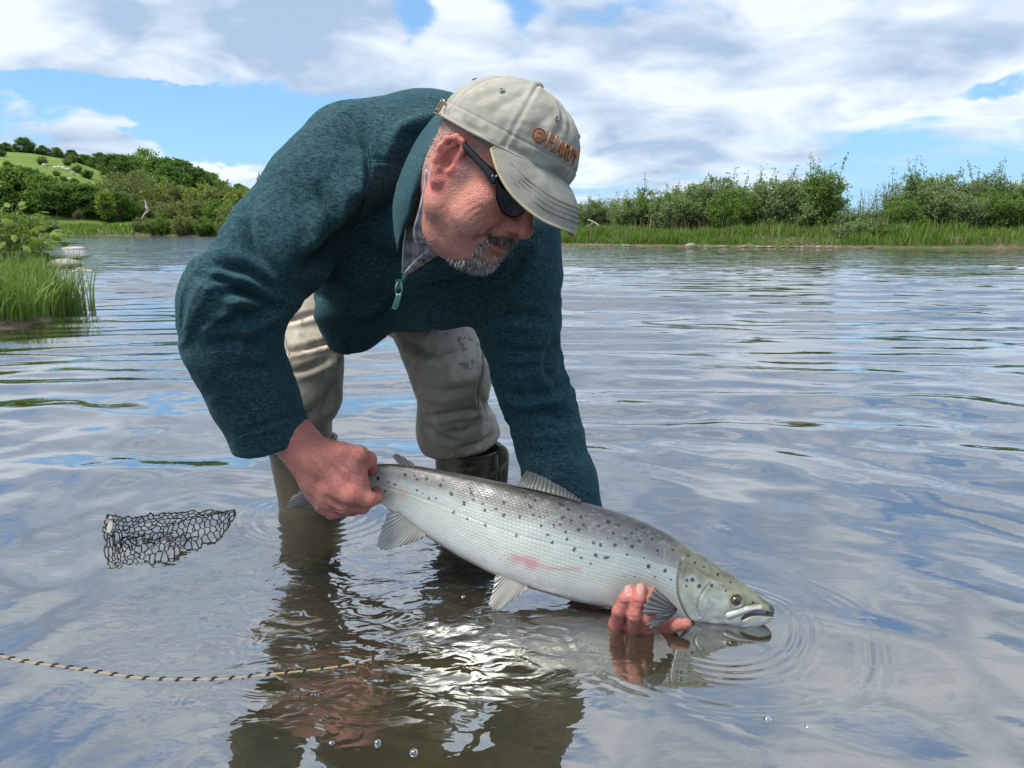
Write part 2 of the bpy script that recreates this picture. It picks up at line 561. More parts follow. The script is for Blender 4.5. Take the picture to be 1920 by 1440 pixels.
ZZ[:, :1] = 0; ZZ[:, -1:] = 0
nu, nv = XX.shape
wv = np.stack([XX, YY, ZZ], -1).reshape(-1, 3)
wf = grid_faces(nu, nv)
# closed body of water: skirt and floor
ring = np.concatenate([np.arange(nv), np.arange(1, nu) * nv + nv - 1, (nu - 1) * nv + np.arange(nv - 2, -1, -1), np.arange(nu - 2, 0, -1) * nv])
low = wv[ring].copy(); low[:, 2] = -4.0
b0 = len(wv); nr = len(ring); k = np.arange(nr)
skirt = np.stack([ring[k], b0 + k, b0 + (k + 1) % nr, ring[(k + 1) % nr]], 1)
cen = b0 + nr
wv = np.concatenate([wv, low, [[0, 20, -4.0]]])
floor = np.stack([b0 + k, np.full(nr, cen), np.full(nr, cen), b0 + (k + 1) % nr], 1)
floor = floor[:, [0, 1, 3]]
wm, g = material('river_water')
pos = g.pos()
px_, py_, pz_ = g.sep(pos)[:3]
far = g.rng(py_, 6.0, 16.0)
# fine ripples near, longer wind ripples far away (world space)
st = g.vm('MULTIPLY', pos, (0.55, 1.0, 0.0))
nf = g.noise(g.vm('MULTIPLY', pos, (0.42, 1.0, 0.0)), 3.1, 2, 0.55)
nfar = g.noise(g.vm('MULTIPLY', pos, (0.36, 1.0, 0.0)), 1.5, 3, 0.6)
nnear = g.noise(st, 16.0, 3, 0.5)
midm = g.rng(py_, 1.5, 3.2)
hgt = g.add(g.mul(nf, 0.032, far), g.mul(nfar, 0.085, far), g.mul(nnear, g.add(0.0007, g.mul(midm, 0.0006))))
# spreading rings round the fish's head and broken ripples by the legs
wobble = g.mul(nf, 0.05)
brk = g.noise(pos, 7.0, 1, 0.5)
def ring_wave(px, py, r0, r1, lam, amp, wob=0.0):
    c = PW(px, py)
    dv = g.vm('SUBTRACT', pos, tuple(c))
    dvx, dvy, _ = g.sep(dv)[:3]
    r = g.add(g.m('SQRT', g.add(g.m('POWER', g.m('ABSOLUTE', dvx), 2.0), g.m('POWER', g.m('ABSOLUTE', dvy), 2.0))), wobble)
    env = g.mul(g.rng(r, r0, r0 + 0.03), g.rng(r, r1 - 0.06, r1, 1.0, 0.0), g.rng(brk, 0.36, 0.60, 0.15, 1.3))
    return g.mul(g.m('SINE', g.mul(r, 6.2832 / lam)), env, amp)
rings = g.add(ring_wave(1330, 1165, 0.13, 0.22, 0.017, 0.00042), ring_wave(1330, 1165, 0.24, 0.33, 0.024, 0.00022), ring_wave(600, 965, 0.06, 0.26, 0.030, 0.00030), ring_wave(885, 965, 0.07, 0.26, 0.034, 0.00030))
# broken chop where the hands and legs stir the water
dq = g.vm('DISTANCE', g.vm('MULTIPLY', pos, (0.8, 1.0, 1.0)), tuple(PW(690, 1150) * np.array([0.8, 1, 1])))
chop = g.mul(g.rng(dq, 0.14, 0.46, 1.0, 0.0), g.add(g.mul(g.m('SUBTRACT', g.noise(g.vm('MULTIPLY', pos, (0.6, 1.0, 0.0)), 30.0, 2, 0.5, 0.8), 0.5), 0.0046), g.mul(g.m('SUBTRACT', g.noise(g.vm('MULTIPLY', pos, (0.7, 1.0, 0.0)), 11.0, 1, 0.5, 0.6), 0.5), 0.009)))
rings = g.add(rings, chop)
hgt = g.add(hgt, rings)
nrm = g.bump(hgt, 1.0, 1.0)
fres = g.node('ShaderNodeFresnel'); g.put(fres.inputs['IOR'], 2.7); g.put(fres.inputs['Normal'], nrm)
gl = g.node('ShaderNodeBsdfGlossy'); g.put(gl.inputs['Color'], (0.97, 0.98, 1.0)); g.put(gl.inputs['Roughness'], 0.012); g.put(gl.inputs['Normal'], nrm)
tr = g.node('ShaderNodeBsdfTransparent'); g.put(tr.inputs['Color'], (0.94, 0.93, 0.86))
silt = g.node('ShaderNodeBsdfDiffuse'); g.put(silt.inputs['Color'], (0.20, 0.178, 0.105))
body = g.shmix(0.16, tr.outputs[0], silt.outputs[0])
surf = g.shmix(g.m('MULTIPLY_ADD', fres.outputs[0], 1.15, 0.11, clamp=True), body, gl.outputs[0])
ab = g.node('ShaderNodeVolumeAbsorption'); g.put(ab.inputs['Color'], (0.58, 0.54, 0.30)); g.put(ab.inputs['Density'], 6.0)
g.out(surf, ab.outputs[0])
faces = [tuple(q) for q in floor]
me_f = np.concatenate([wf, skirt])
water = new_obj('water', wv, me_f, wm, None, True, kind='structure', label='rippled grey blue river water reflecting clouds')
# add the bottom so the volume is closed
import bmesh
bmx = bmesh.new(); bmx.from_mesh(water.data); bmx.verts.ensure_lookup_table()
for q in floor:
    try:
        bmx.faces.new([bmx.verts[int(i)] for i in q])
    except ValueError:
        pass
bmesh.ops.recalc_face_normals(bmx, faces=bmx.faces)
bmx.to_mesh(water.data); bmx.free()

# --- river bed: shallow silt shelving away from the camera
bx = np.concatenate([-np.geomspace(2, 148, 30)[::-1], np.linspace(-1.9, 1.9, 77), np.geomspace(2, 148, 30)])
by = np.concatenate([np.linspace(-5, -0.2, 8), np.linspace(-0.1, 3.9, 81), np.geomspace(4, 168, 40)])
BY, BX = np.meshgrid(by, bx, indexing='ij')
bp = np.stack([BX, BY, 0 * BX], -1).reshape(-1, 3)
bz = -0.045 - 0.285 * smooth(1.12, 1.68, bp[:, 1]) - 1.2 * smooth(3, 25, bp[:, 1]) + 0.012 * fbm(bp, 2.3, 4, 3)
bp[:, 2] = bz
bedm, g = material('river_silt')
p = g.coord('Object')
c = g.ramp(g.noise(p, 5.0, 6, 0.6), [(0.3, (0.15, 0.135, 0.085)), (0.5, (0.27, 0.25, 0.17)), (0.72, (0.38, 0.35, 0.26))])
st_ = g.voro(p, 26.0)
c = g.mix(g.rng(st_, 0.15, 0.3, 0.55, 0.0), c, (0.10, 0.085, 0.055))
g.out(g.bsdf(c, 0.9, normal=g.bump(g.noise(p, 30, 4), 0.5, 0.02)))
new_obj('riverbed', bp, grid_faces(len(by), len(bx)), bedm, None, True, kind='structure', label='olive brown silty riverbed under shallow water')
# ================================================================== banks, hillside, trees
grassm, g = material('meadow_grass')
p = g.coord('Object')
c = g.ramp(g.add(g.mul(g.noise(p, 0.09, 5, 0.65), 0.45), g.mul(g.noise(g.vm('MULTIPLY', p, (0.25, 0.25, 2.2)), 0.55, 4, 0.6), 0.35), g.mul(g.noise(p, 1.4, 4, 0.6), 0.2)), [(0.30, (0.060, 0.110, 0.014)), (0.45, (0.125, 0.210, 0.022)), (0.60, (0.190, 0.260, 0.030)), (0.75, (0.16, 0.19, 0.050))])
g.out(g.bsdf(c, 0.95, normal=g.bump(g.noise(p, 3.0, 5, 0.7), 1.0, 0.5)))
soilm, g = material('bank_soil')
p = g.coord('Object')
c = g.ramp(g.noise(p, 3.0, 6, 0.65), [(0.3, (0.055, 0.040, 0.025)), (0.5, (0.11, 0.085, 0.05)), (0.7, (0.19, 0.155, 0.10))])
c = g.mix(g.rng(g.noise(p, 1.3, 4), 0.45, 0.6), c, (0.06, 0.095, 0.02))
g.out(g.bsdf(c, 0.95, normal=g.bump(g.noise(p, 9, 5, 0.7), 0.8, 0.1)))

# right bank edge (x, y) nearest the water, from right to left, then running away upstream
RB = np.array([(60, 23.5), (40, 26.5), (20, 30.0), (12, 32.2), (7, 34.3), (2.6, 37.5), (-1.5, 42), (-6, 55), (-14, 78), (-24, 100), (-40, 108), (-62, 110), (-66, 112)], float)
# left bank edge
LB = np.array([(-66, 112), (-58, 98), (-40, 67), (-22, 37), (-13, 22), (-8.6, 14.4), (-5.4, 9.1), (-3.9, 6.5), (-3.42, 5.75), (-3.5, 5.2), (-4.4, 4.6), (-7, 3.6), (-14, 1.0), (-30, -4)], float)
def edge_land(name, edge, nrm_side, prof, ext, mat, label):
    e = spline(edge, 260)
    t = np.gradient(e, axis=0); t /= np.linalg.norm(t, axis=1, keepdims=True)
    n = np.stack([-t[:, 1], t[:, 0]], 1) * nrm_side
    rows = []
    for dist, h in prof:
        w = np.stack([e[:, 0] + n[:, 0] * dist, e[:, 1] + n[:, 1] * dist], 1)
        z = h + 0.10 * (abs(h) + 0.1) * fbm(np.concatenate([w, 0 * w[:, :1]], 1), 0.9, 3, 4)
        rows.append(np.concatenate([w, z[:, None]], 1))
    v = np.stack(rows, 0).reshape(-1, 3)
    return new_obj(name, v, grid_faces(len(prof), 260), mat, None, True, kind='structure', label=label)
edge_land('river_bank', RB, -1, [(-1.2, -0.7), (-0.3, -0.10), (0.1, 0.06), (0.5, 0.14), (1.0, 0.35), (2.0, 0.55), (5, 0.7), (12, 0.8), (30, 0.9)], 0, soilm, 'low stony soil bank along the far side of the river')
# left bank: near the camera it is a low grassy shelf
e = spline(LB, 300); t = np.gradient(e, axis=0); t /= np.linalg.norm(t, axis=1, keepdims=True)
n = np.stack([t[:, 1], -t[:, 0]], 1)
rows = []
for dist, h in [(-1.0, -0.5), (-0.2, -0.12), (0.05, 0.03), (0.3, 0.12), (0.8, 0.38), (1.6, 0.60), (3.5, 0.66), (9, 0.5), (20, 0.3)]:
    w = e + n * dist
    rows.append(np.concatenate([w, (h + 0.08 * (abs(h) + .2) * fbm(np.concatenate([w, 0 * w[:, :1]], 1), 1.7, 3, 9))[:, None]], 1))
new_obj('river_bank', np.stack(rows, 0).reshape(-1, 3), grid_faces(9, 300), soilm, None, True, kind='structure', label='low grassy earth bank on the near side of the river')

# hillside on the left: height by bearing and distance
def az_of(px):
    return math.atan2((px - 960) / FPX, math.cos(PITCH) + 0.19 * math.sin(PITCH))
RIDGE = [(-1500, 0.13), (-400, 0.125), (0, 0.098), (80, 0.094), (150, 0.086), (230, 0.066), (300, 0.052), (400, 0.045), (520, 0.038), (760, 0.030), (1100, 0.02), (2000, 0.012), (3500, 0.01)]
ra = np.array([az_of(a) if abs(a) < 3000 else math.copysign(1.1, a) for a, _ in RIDGE]); ra[0] = -1.25; ra[-1] = 1.1
re_ = np.array([b for _, b in RIDGE])
def hill_h(x, y):
    r = np.hypot(x, y); a = np.arctan2(x, y)
    top = np.interp(a, ra, re_) * 255 * np.cos(a)
    s = smooth(118, 262, r) ** 1.1
    fall = 1 - 0.25 * smooth(270, 500, r)
    bench = 4.4 * smooth(112, 150, r) - 2.2
    return 0.6 + bench + (top - 2.2) * s * fall + 0.5 * fbm(np.stack([x, y, 0 * x], 1), 0.03, 3, 6) * s
aa = np.linspace(-1.25, 1.1, 190); rr = np.concatenate([np.linspace(108, 280, 60), np.geomspace(290, 1200, 14)])
AA, RR_ = np.meshgrid(aa, rr)
x, y = (RR_ * np.sin(AA)).ravel(), (RR_ * np.cos(AA)).ravel()
new_obj('hillside', np.stack([x, y, hill_h(x, y)], 1), grid_faces(len(rr), len(aa)), grassm, None, True, kind='structure', label='green grazed hillside above the far bend of the river')
# strip of meadow that joins the hill to the river bend
e = spline(np.array([(-190, 96), (-120, 100), (-72, 108), (-58, 110.5), (-40, 108.5), (-24, 101), (-10, 80)], float), 120)
rows = []
for k_, (dist, h) in enumerate([(-1, -0.4), (0.2, 0.05), (1.5, 0.7), (6, 1.5), (16, 2.6), (40, 3.0)]):
    t = np.gradient(e, axis=0); t /= np.linalg.norm(t, axis=1, keepdims=True); n = np.stack([-t[:, 1], t[:, 0]], 1)
    w = e + n * dist
    rows.append(np.concatenate([w, (h + 0.15 * h * fbm(np.concatenate([w, 0 * w[:, :1]], 1), 0.25, 3, 9))[:, None]], 1))
new_obj('meadow', np.stack(rows, 0).reshape(-1, 3), grid_faces(6, 120), grassm, None, True, kind='structure', label='sloping meadow at the bend of the river')

# ---- foliage
def leaf_mat(name, a, b, c_=None, trans=0.42):
    m, g = material(name)
    n = g.noise(g.coord('Object'), 1.6, 3, 0.6)
    r = g.rand()
    col = g.mix(g.rng(g.add(g.mul(n, 0.6), g.mul(g.attr('shade', 'Fac'), 0.4)), 0.3, 0.7), a, b)
    col = g.mix(g.mul(g.rng(r, 0, 1, 0.0, 0.45, False), 1.0), col, c_ or b)
    tl = g.node('ShaderNodeBsdfTranslucent'); g.put(tl.inputs['Color'], g.mix(0.5, col, (0.14, 0.20, 0.02)))
    g.out(g.shmix(trans, g.bsdf(col, 0.55, Specular_IOR_Level=0.3), tl.outputs[0]))
    return m
M_WILLOW = leaf_mat('grey_green_willow_leaf', (0.140, 0.219, 0.072), (0.335, 0.432, 0.204), (0.256, 0.364, 0.133))
M_OAK = leaf_mat('dark_green_leaf', (0.055, 0.122, 0.026), (0.139, 0.254, 0.051), (0.102, 0.203, 0.041))
M_MID = leaf_mat('mid_green_leaf', (0.091, 0.183, 0.030), (0.229, 0.368, 0.065), (0.178, 0.291, 0.055))
M_YELLOW = leaf_mat('yellow_green_leaf', (0.168, 0.232, 0.033), (0.389, 0.463, 0.080), (0.294, 0.368, 0.074))
M_SALLOW = leaf_mat('sallow_leaf', (0.148, 0.186, 0.055), (0.315, 0.347, 0.131), (0.242, 0.294, 0.094))
M_BLOSSOM = leaf_mat('brownish_blossom', (0.14, 0.10, 0.07), (0.26, 0.20, 0.15), (0.20, 0.16, 0.10))
barkm, g = material('bark')
p = g.coord('Object')
g.out(g.bsdf(g.mix(g.noise(p, 6, 4), (0.075, 0.058, 0.042), (0.17, 0.14, 0.105)), 0.95))

def leaves(pts, size, rs, spread=0.5, aspect=2.2, up=None):
    """one small folded quad per point"""
    n = len(pts)
    d = rs.normal(0, 1, (n, 3)); d /= np.linalg.norm(d, axis=1, keepdims=True)
    if up is not None:
        d = d * (1 - spread) + up * spread; d /= np.linalg.norm(d, axis=1, keepdims=True)
    s = np.cross(d, rs.normal(0, 1, (n, 3))); s /= np.maximum(np.linalg.norm(s, axis=1, keepdims=True), 1e-9)
    L = size * (0.6 + 0.8 * rs.rand(n))[:, None]; w = L / aspect
    v = np.stack([pts, pts + d * L * 0.5 + s * w * 0.5, pts + d * L, pts + d * L * 0.5 - s * w * 0.5], 1).reshape(-1, 3)
    i = np.arange(n)[:, None] * 4
    return v, i + np.array([0, 1, 2, 3]), np.repeat(rs.rand(n), 4)
def shrub_mesh(seed, H, Wd, nst, twigs, leaf, per, wisp=0.25, dense=1.0, top_open=0.3):
    """multi-stemmed willow: stems fan out of the base, twigs along them, leaves along the twigs"""
    rs = np.random.RandomState(seed)
    wood = Mesh(); P_, D_ = [], []
    for k in range(nst):
        a = rs.rand() * 6.283; lean = rs.rand() ** 0.7 * Wd * 0.5
        top = np.array([math.cos(a) * lean, math.sin(a) * lean * 0.8, H * (0.62 + 0.38 * rs.rand()) * (1 - 0.25 * (lean / (Wd * 0.5)) ** 2)])
        b = np.array([math.cos(a), math.sin(a), 0]) * rs.rand() * Wd * 0.10
        midp = b + (top - b) * 0.5 + np.array([rs.normal(0, 0.1), rs.normal(0, 0.1), 0]) * H * 0.4 + np.array([math.cos(a), math.sin(a), 0]) * lean * 0.18
        path = spline([b, midp, top], 12)
        wood.tube(path, np.linspace(0.016, 0.004, 12) * H, 5)
        for q in range(twigs):
            f = rs.rand() ** 0.75 * 0.88 + 0.12
            i = int(f * 11)
            o = path[min(i, 11)]
            aa_ = rs.rand() * 6.283
            ln = H * (0.10 + 0.20 * rs.rand()) * (1.25 - 0.7 * f)
            d = np.array([math.cos(aa_), math.sin(aa_), 0.25 + 0.9 * rs.rand()]); d /= np.linalg.norm(d)
            e_ = o + d * ln + np.array([0, 0, -0.12 * ln])
            if q % 3 == 0:
                wood.tube([o, (o + e_) / 2 + np.array([0, 0, 0.05 * ln]), e_], [0.004 * H, 0.003 * H, 0.0015 * H], 3, False)
            m = max(3, int(per * (0.6 + 0.8 * rs.rand()) * (1.0 if f < 0.8 else 0.6)))
            u = rs.rand(m)[:, None]
            P_.append(o + (e_ - o) * (0.15 + 0.9 * u) + rs.normal(0, ln * 0.11, (m, 3)))
            D_.append(np.tile(d, (m, 1)))
        if rs.rand() < wisp:                                   # bare leading shoots above the crown
            tipv = top + np.array([rs.normal(0, 0.05), rs.normal(0, 0.05), 0.16 + 0.14 * rs.rand()]) * H
            wood.tube([top, (top + tipv) / 2, tipv], [0.004 * H, 0.003 * H, 0.0015 * H], 3, False)
            m = int(per * 1.1)
            P_.append(top + (tipv - top) * rs.rand(m)[:, None] + rs.normal(0, 0.018 * H, (m, 3))); D_.append(np.tile([[0, 0, 1.0]], (m, 1)))
    P_, D_ = np.concatenate(P_), np.concatenate(D_)
    P_[:, 2] = np.maximum(P_[:, 2], 0.02)
    v, f, s = leaves(P_, leaf, rs, 0.35, 2.6, D_)
    return wood, v, f, s
def crown_tree_mesh(seed, H, Wd, trunk, nclump, per, leaf, openness=0.0, cone=0.0):
    """single-trunk tree: limbs to clumps, each clump a ragged cluster of leaves"""
    rs = np.random.RandomState(seed)
    wood = Mesh(); t0 = np.array([0, 0, 0.0]); fork = np.array([rs.normal(0, 0.03) * H, rs.normal(0, 0.03) * H, H * trunk])
    wood.tube(spline([t0, fork * 0.5, fork, fork + [0, 0, H * 0.35]], 12), np.linspace(0.030, 0.008, 12) * H, 7)
    P_ = []
    for k in range(nclump):
        u = rs.rand(); a = rs.rand() * 6.283
        zz = H * (trunk * 0.85 + (1 - trunk * 0.85) * (u * 0.94))
        prof_ = math.sin(math.pi * min(max((zz / H - trunk * 0.55) / (1.0 - trunk * 0.55), 0.02), 0.99) ** (0.75 + cone)) ** 0.6
        rad = Wd * 0.5 * prof_ * (0.45 + 0.6 * rs.rand() ** 0.6)
        c = np.array([math.cos(a) * rad, math.sin(a) * rad, zz])
        cr = Wd * (0.10 + 0.09 * rs.rand())
        if k % 2 == 0:
            st = fork + [0, 0, max(0, (zz - fork[2]) * 0.4)]
            wood.tube(spline([st, (st + c) / 2 + [0, 0, -0.03 * H], c], 5), np.linspace(0.010, 0.003, 5) * H, 4, False)
        m = int(per * (0.6 + 0.8 * rs.rand()) * (1 - openness * rs.rand()))
        d = rs.normal(0, 1, (m, 3)); d /= np.linalg.norm(d, axis=1, keepdims=True)
        P_.append(c + d * (cr * rs.rand(m) ** 0.45)[:, None] * np.array([1.15, 1.15, 0.72]))
    P_ = np.concatenate(P_)
    v, f, s = leaves(P_, leaf, rs, 0.3, 1.5, np.array([[0, 0, 0.3]]) + (P_ - [0, 0, H * 0.5]) / H)
    return wood, v, f, s
PROTO = {}
def proto(key, wood, v, f, s):
    wm_ = bpy.data.meshes.new('trunk'); wv_ = np.concatenate(wood.v)
    wm_.from_pydata([tuple(q) for q in wv_], [], wood.f); wm_.materials.append(barkm)
    wm_.polygons.foreach_set('use_smooth', np.ones(len(wm_.polygons), bool))
    cm = bpy.data.meshes.new('crown')
    cm.vertices.add(len(v)); cm.vertices.foreach_set('co', v.astype(np.float32).ravel())
    cm.loops.add(len(f) * 4); cm.loops.foreach_set('vertex_index', f.astype(np.int32).ravel())
    cm.polygons.add(len(f)); cm.polygons.foreach_set('loop_start', np.arange(0, len(f) * 4, 4, dtype=np.int32))
    at = cm.attributes.new('shade', 'FLOAT', 'POINT'); at.data.foreach_set('value', s.astype(np.float32))
    cm.materials.append(M_MID); cm.update(calc_edges=True)
    PROTO[key] = (wm_, cm)
def plant(name, key, loc, scale, rot, mat, label, group=None, cat='tree', sz=1.0):
    wm_, cm = PROTO[key]
    o = empty(name, loc, label=label, category=cat)
    if group:
        o['group'] = group
    o.scale = (scale, scale, scale * sz); o.rotation_euler.z = rot
    for nm, me in (('trunk', wm_), ('crown', cm)):
        c = bpy.data.objects.new(nm, me); scene.collection.objects.link(c); c.parent = o
        if nm == 'crown':
            c.material_slots[0].link = 'OBJECT'; c.material_slots[0].material = mat
    return o
for k_ in range(4):
    proto(('w', k_), *shrub_mesh(100 + k_, 1.0, 1.05, 28, 36, 0.040, 22, 0.22))
proto(('w', 4), *shrub_mesh(120, 1.0, 0.66, 17, 32, 0.037, 22, 0.5))                  # tall wispy willow
proto(('w', 5), *shrub_mesh(121, 1.0, 0.55, 8, 15, 0.028, 10, 1.0))                    # thin, see-through sapling
for k_ in range(3):
    proto(('s', k_), *shrub_mesh(140 + k_, 1.0, 1.25, 34, 24, 0.060, 18, 0.05))         # low far sallow
for k_ in range(4):
    proto(('t', k_), *crown_tree_mesh(200 + k_, 1.0, 0.95, 0.14, 80, 95, 0.058, 0.1))
proto(('t', 4), *crown_tree_mesh(210, 1.0, 1.0, 0.25, 48, 60, 0.050, 0.5))             # airy
proto(('t', 5), *crown_tree_mesh(211, 1.0, 0.62, 0.10, 60, 80, 0.055, 0.1, 0.5))       # narrow
rs = np.random.RandomState(77)
def at_px(px, dist):
    """ground position under a bearing"""
    v = PD(px, 437, dist); return v[0], v[1]
# ---- thicket on the right bank: (px of stem, px of top, distance, width factor, kind)
bank_y = lambda px: float(np.interp((px - 960) / FPX, [-0.2, 0.04, 0.07, 0.2, 0.36, 0.67, 0.9], [70, 46, 38.5, 35, 33, 30.5, 29]))
thick = [(1075, 372, 'w0', 7, 1.0), (1110, 356, 'w1', 5, 1.0), (1150, 350, 'w2', 6, 1.0), (1185, 352, 'w3', 4, 1.0), (1225, 330, 'w0', 5, 1.0), (1265, 336, 'w2', 3.5, 1.0), (1300, 322, 'w1', 5, 1.0), (1340, 306, 'w3', 4.5, 1.0),
         (1380, 326, 'w0', 3.0, 1.0), (1420, 304, 'w2', 4.5, 1.0), (1462, 312, 'w1', 3.2, 1.0), (1495, 318, 'w3', 5, 1.0), (1540, 272, 'w4', 3.0, 1.0), (1508, 300, 'w0', 4, 1.0), (1585, 372, 'w2', 2.6, 1.0), (1640, 378, 'w1', 2.6, 1.0), (1645, 315, 'w5', 4.5, 1.0), (1620, 330, 'w5', 5.5, 1.0),
         (1700, 280, 'w4', 4.0, 1.0), (1735, 318, 'w3', 3.5, 1.0), (1690, 350, 'w0', 2.8, 1.0), (1770, 300, 'w1', 4.5, 1.0), (1800, 335, 'w2', 2.8, 1.0), (1835, 282, 'w4', 4.5, 1.0), (1870, 330, 'w0', 3, 1.0), (1890, 300, 'w4', 5, 1.0), (1925, 318, 'w3', 4, 1.0), (1985, 300, 'w1', 4.5, 1.0), (2060, 310, 'w2', 4, 1.0), (1030, 385, 'w3', 9, 1.0), (985, 388, 'w0', 12, 1.0)]
special = {(1540, 272): 'tall willow rising highest from the thicket above the grassy far bank', (1700, 280): 'upright bushy willow just past the gap of thin saplings', (1835, 282): 'willow with long bare shoots against the sky, at the end of the thicket'}
for i, (px, top, kd, back, wd) in enumerate(thick):
    dist = bank_y(px) + back
    x, y = at_px(px, dist)
    ztop = PD(px, top, dist)[2]
    hgt_ = max(ztop - 0.7, 1.0)
    key = ('w', int(kd[1]))
    Hn = 1.16 if key[1] in (4, 5) else 1.1
    tone = 'grey green' if i % 4 else 'fresh green'
    lab = special.get((px, top)) or ('thin see-through willow sapling in the gap of the thicket' if key[1] == 5 else 'low willow bush filling the gap behind the grass' if top > 340 and px > 1500 else ('%s willow with pale shoots standing at the back of the thicket' if back >= 5 else 'broad %s willow close behind the bank grass' if back <= 3.2 else 'dense %s willow in the middle of the thicket%s') % ((tone,) if back >= 5 or back <= 3.2 else (tone, ', left of the gap of saplings' if False else ' past the gap of saplings' if px > 1660 else ' before the tall willow')))
    o = plant('willow_tree', key, (x, y, 0.55), hgt_ / Hn, rs.rand() * 6.28, M_WILLOW if i % 4 else M_MID, lab, 'willows of the far bank thicket')
    wx = 1.0 if key[1] in (4, 5) else 1.25
    o.scale = (hgt_ / Hn * wx, hgt_ / Hn * wx, hgt_ / Hn)
for px, top, mat_ in ((1128, 418, M_SALLOW), (1165, 425, M_MID), (1215, 428, M_MID), (1362, 430, M_WILLOW), (1480, 428, M_MID), (1585, 415, M_WILLOW), (1615, 405, M_WILLOW), (1655, 412, M_MID), (1688, 418, M_WILLOW), (1760, 425, M_MID), (1850, 424, M_MID), (1280, 430, M_WILLOW)):
    dist = bank_y(px) + 0.4 + 0.8 * rs.rand()
    x, y = at_px(px, dist); hgt_ = PD(px, top, dist)[2] - 0.15
    o = plant('bank_bush', ('s', int(rs.randint(3))), (x, y, 0.15), hgt_ / 1.05, rs.rand() * 6.28, mat_, 'low leafy bush among the tall grass at the far waterline', 'low bushes in the bank grass', 'bush')
    o.scale = (hgt_ * 1.15, hgt_ * 1.15, hgt_ / 1.05)
# ---- trees of the bend: (px centre, py base, py top, distance, kind, material, label)
T = [(15, 400, 318, 104, 't0', M_MID, 'row'), (48, 402, 320, 108, 't1', M_OAK, 'row'), (88, 405, 332, 106, 't2', M_MID, 'row'), (112, 408, 345, 104, 't3', M_OAK, 'row'), (140, 410, 348, 108, 't0', M_MID, 'row'), (168, 412, 352, 106, 't1', M_OAK, 'row'), (-30, 400, 312, 108, 't2', M_OAK, 'row'),
     (8, 300, 262, 265, 't1', M_OAK, 'ridge'), (32, 300, 268, 268, 't0', M_OAK, 'ridge'), (64, 298, 258, 262, 't2', M_OAK, 'ridge'), (98, 302, 273, 264, 't3', M_OAK, 'ridge'), (122, 304, 277, 268, 't0', M_OAK, 'ridge'), (150, 312, 282, 262, 't1', M_OAK, 'ridge'), (175, 316, 290, 264, 't2', M_MID, 'ridge'), (200, 318, 287, 260, 't3', M_OAK, 'ridge'), (50, 300, 280, 270, 't3', M_OAK, 'ridge'), (82, 302, 284, 270, 't1', M_MID, 'ridge'), (136, 310, 290, 268, 't2', M_OAK, 'ridge'), (-25, 300, 262, 265, 't0', M_OAK, 'ridge'),
     (232, 350, 290, 215, 't0', M_OAK, 'wood'), (262, 352, 293, 220, 't1', M_MID, 'wood'), (290, 350, 281, 228, 't4', M_MID, 'airy'), (315, 360, 297, 205, 't2', M_OAK, 'wood'), (345, 365, 300, 200, 't3', M_OAK, 'wood'), (372, 372, 315, 200, 't0', M_OAK, 'wood'), (398, 378, 325, 205, 't1', M_MID, 'wood'), (330, 372, 312, 195, 't1', M_OAK, 'wood'), (420, 380, 340, 210, 't2', M_MID, 'wood'), (455, 390, 345, 210, 't3', M_MID, 'wood'),
     (225, 400, 325, 150, 't4', M_SALLOW, 'big'), (262, 410, 322, 148, 't4', M_SALLOW, 'big'), (240, 410, 345, 160, 't3', M_MID, 'wood'), (202, 412, 358, 135, 't5', M_YELLOW, 'gold'), (228, 420, 360, 138, 't2', M_OAK, 'wood'),
     (130, 352, 330, 190, 't3', M_MID, 'hedge'), (150, 365, 335, 185, 't0', M_OAK, 'hedge'), (172, 375, 345, 180, 't1', M_OAK, 'hedge'), (188, 382, 350, 175, 't2', M_OAK, 'hedge'),
     (305, 415, 332, 140, 's0', M_YELLOW, 'sal'), (345, 418, 338, 138, 's1', M_SALLOW, 'sal'), (385, 418, 342, 136, 's2', M_YELLOW, 'sal'), (425, 420, 342, 136, 's0', M_SALLOW, 'sal'), (465, 422, 345, 134, 's1', M_YELLOW, 'sal'), (280, 425, 372, 128, 's2', M_SALLOW, 'sal'), (325, 430, 370, 124, 's1', M_SALLOW, 'sal'), (370, 430, 368, 122, 's0', M_SALLOW, 'sal'), (410, 432, 372, 122, 's2', M_MID, 'sal'), (450, 434, 375, 120, 's1', M_SALLOW, 'sal'), (495, 436, 372, 120, 's0', M_SALLOW, 'sal'),
     (270, 441, 405, 112, 's2', M_SALLOW, 'sal'), (300, 443, 402, 110.5, 's0', M_MID, 'sal'), (345, 444, 400, 110, 's1', M_SALLOW, 'sal'), (385, 444, 405, 109, 's2', M_MID, 'sal'), (425, 444, 400, 108, 's0', M_SALLOW, 'sal'), (470, 446, 402, 105, 's1', M_SALLOW, 'sal'),
     (75, 436, 402, 86, 's1', M_WILLOW, 'bush'), (95, 438, 412, 84, 's2', M_WILLOW, 'bush'), (150, 412, 393, 104, 's0', M_BLOSSOM, 'brown')]
T += [(px_h, 0, 296 - 6 * rs.rand() + 0.14 * max(px_h - 80, 0), 262 + 6 * rs.rand(), 's%d' % (k_h % 3), (M_OAK, M_MID, M_OAK)[k_h % 3], 'rhedge') for k_h, px_h in enumerate(range(-40, 216, 9))]
T += [(px_h, 0, 0, d_h, 's%d' % (k_h % 3), (M_MID, M_OAK, M_SALLOW)[k_h % 3], 'slope') for k_h, (px_h, d_h) in enumerate([(30, 205), (62, 190), (95, 215), (118, 200), (20, 225), (140, 220), (158, 210), (176, 205), (150, 232), (108, 180)])]
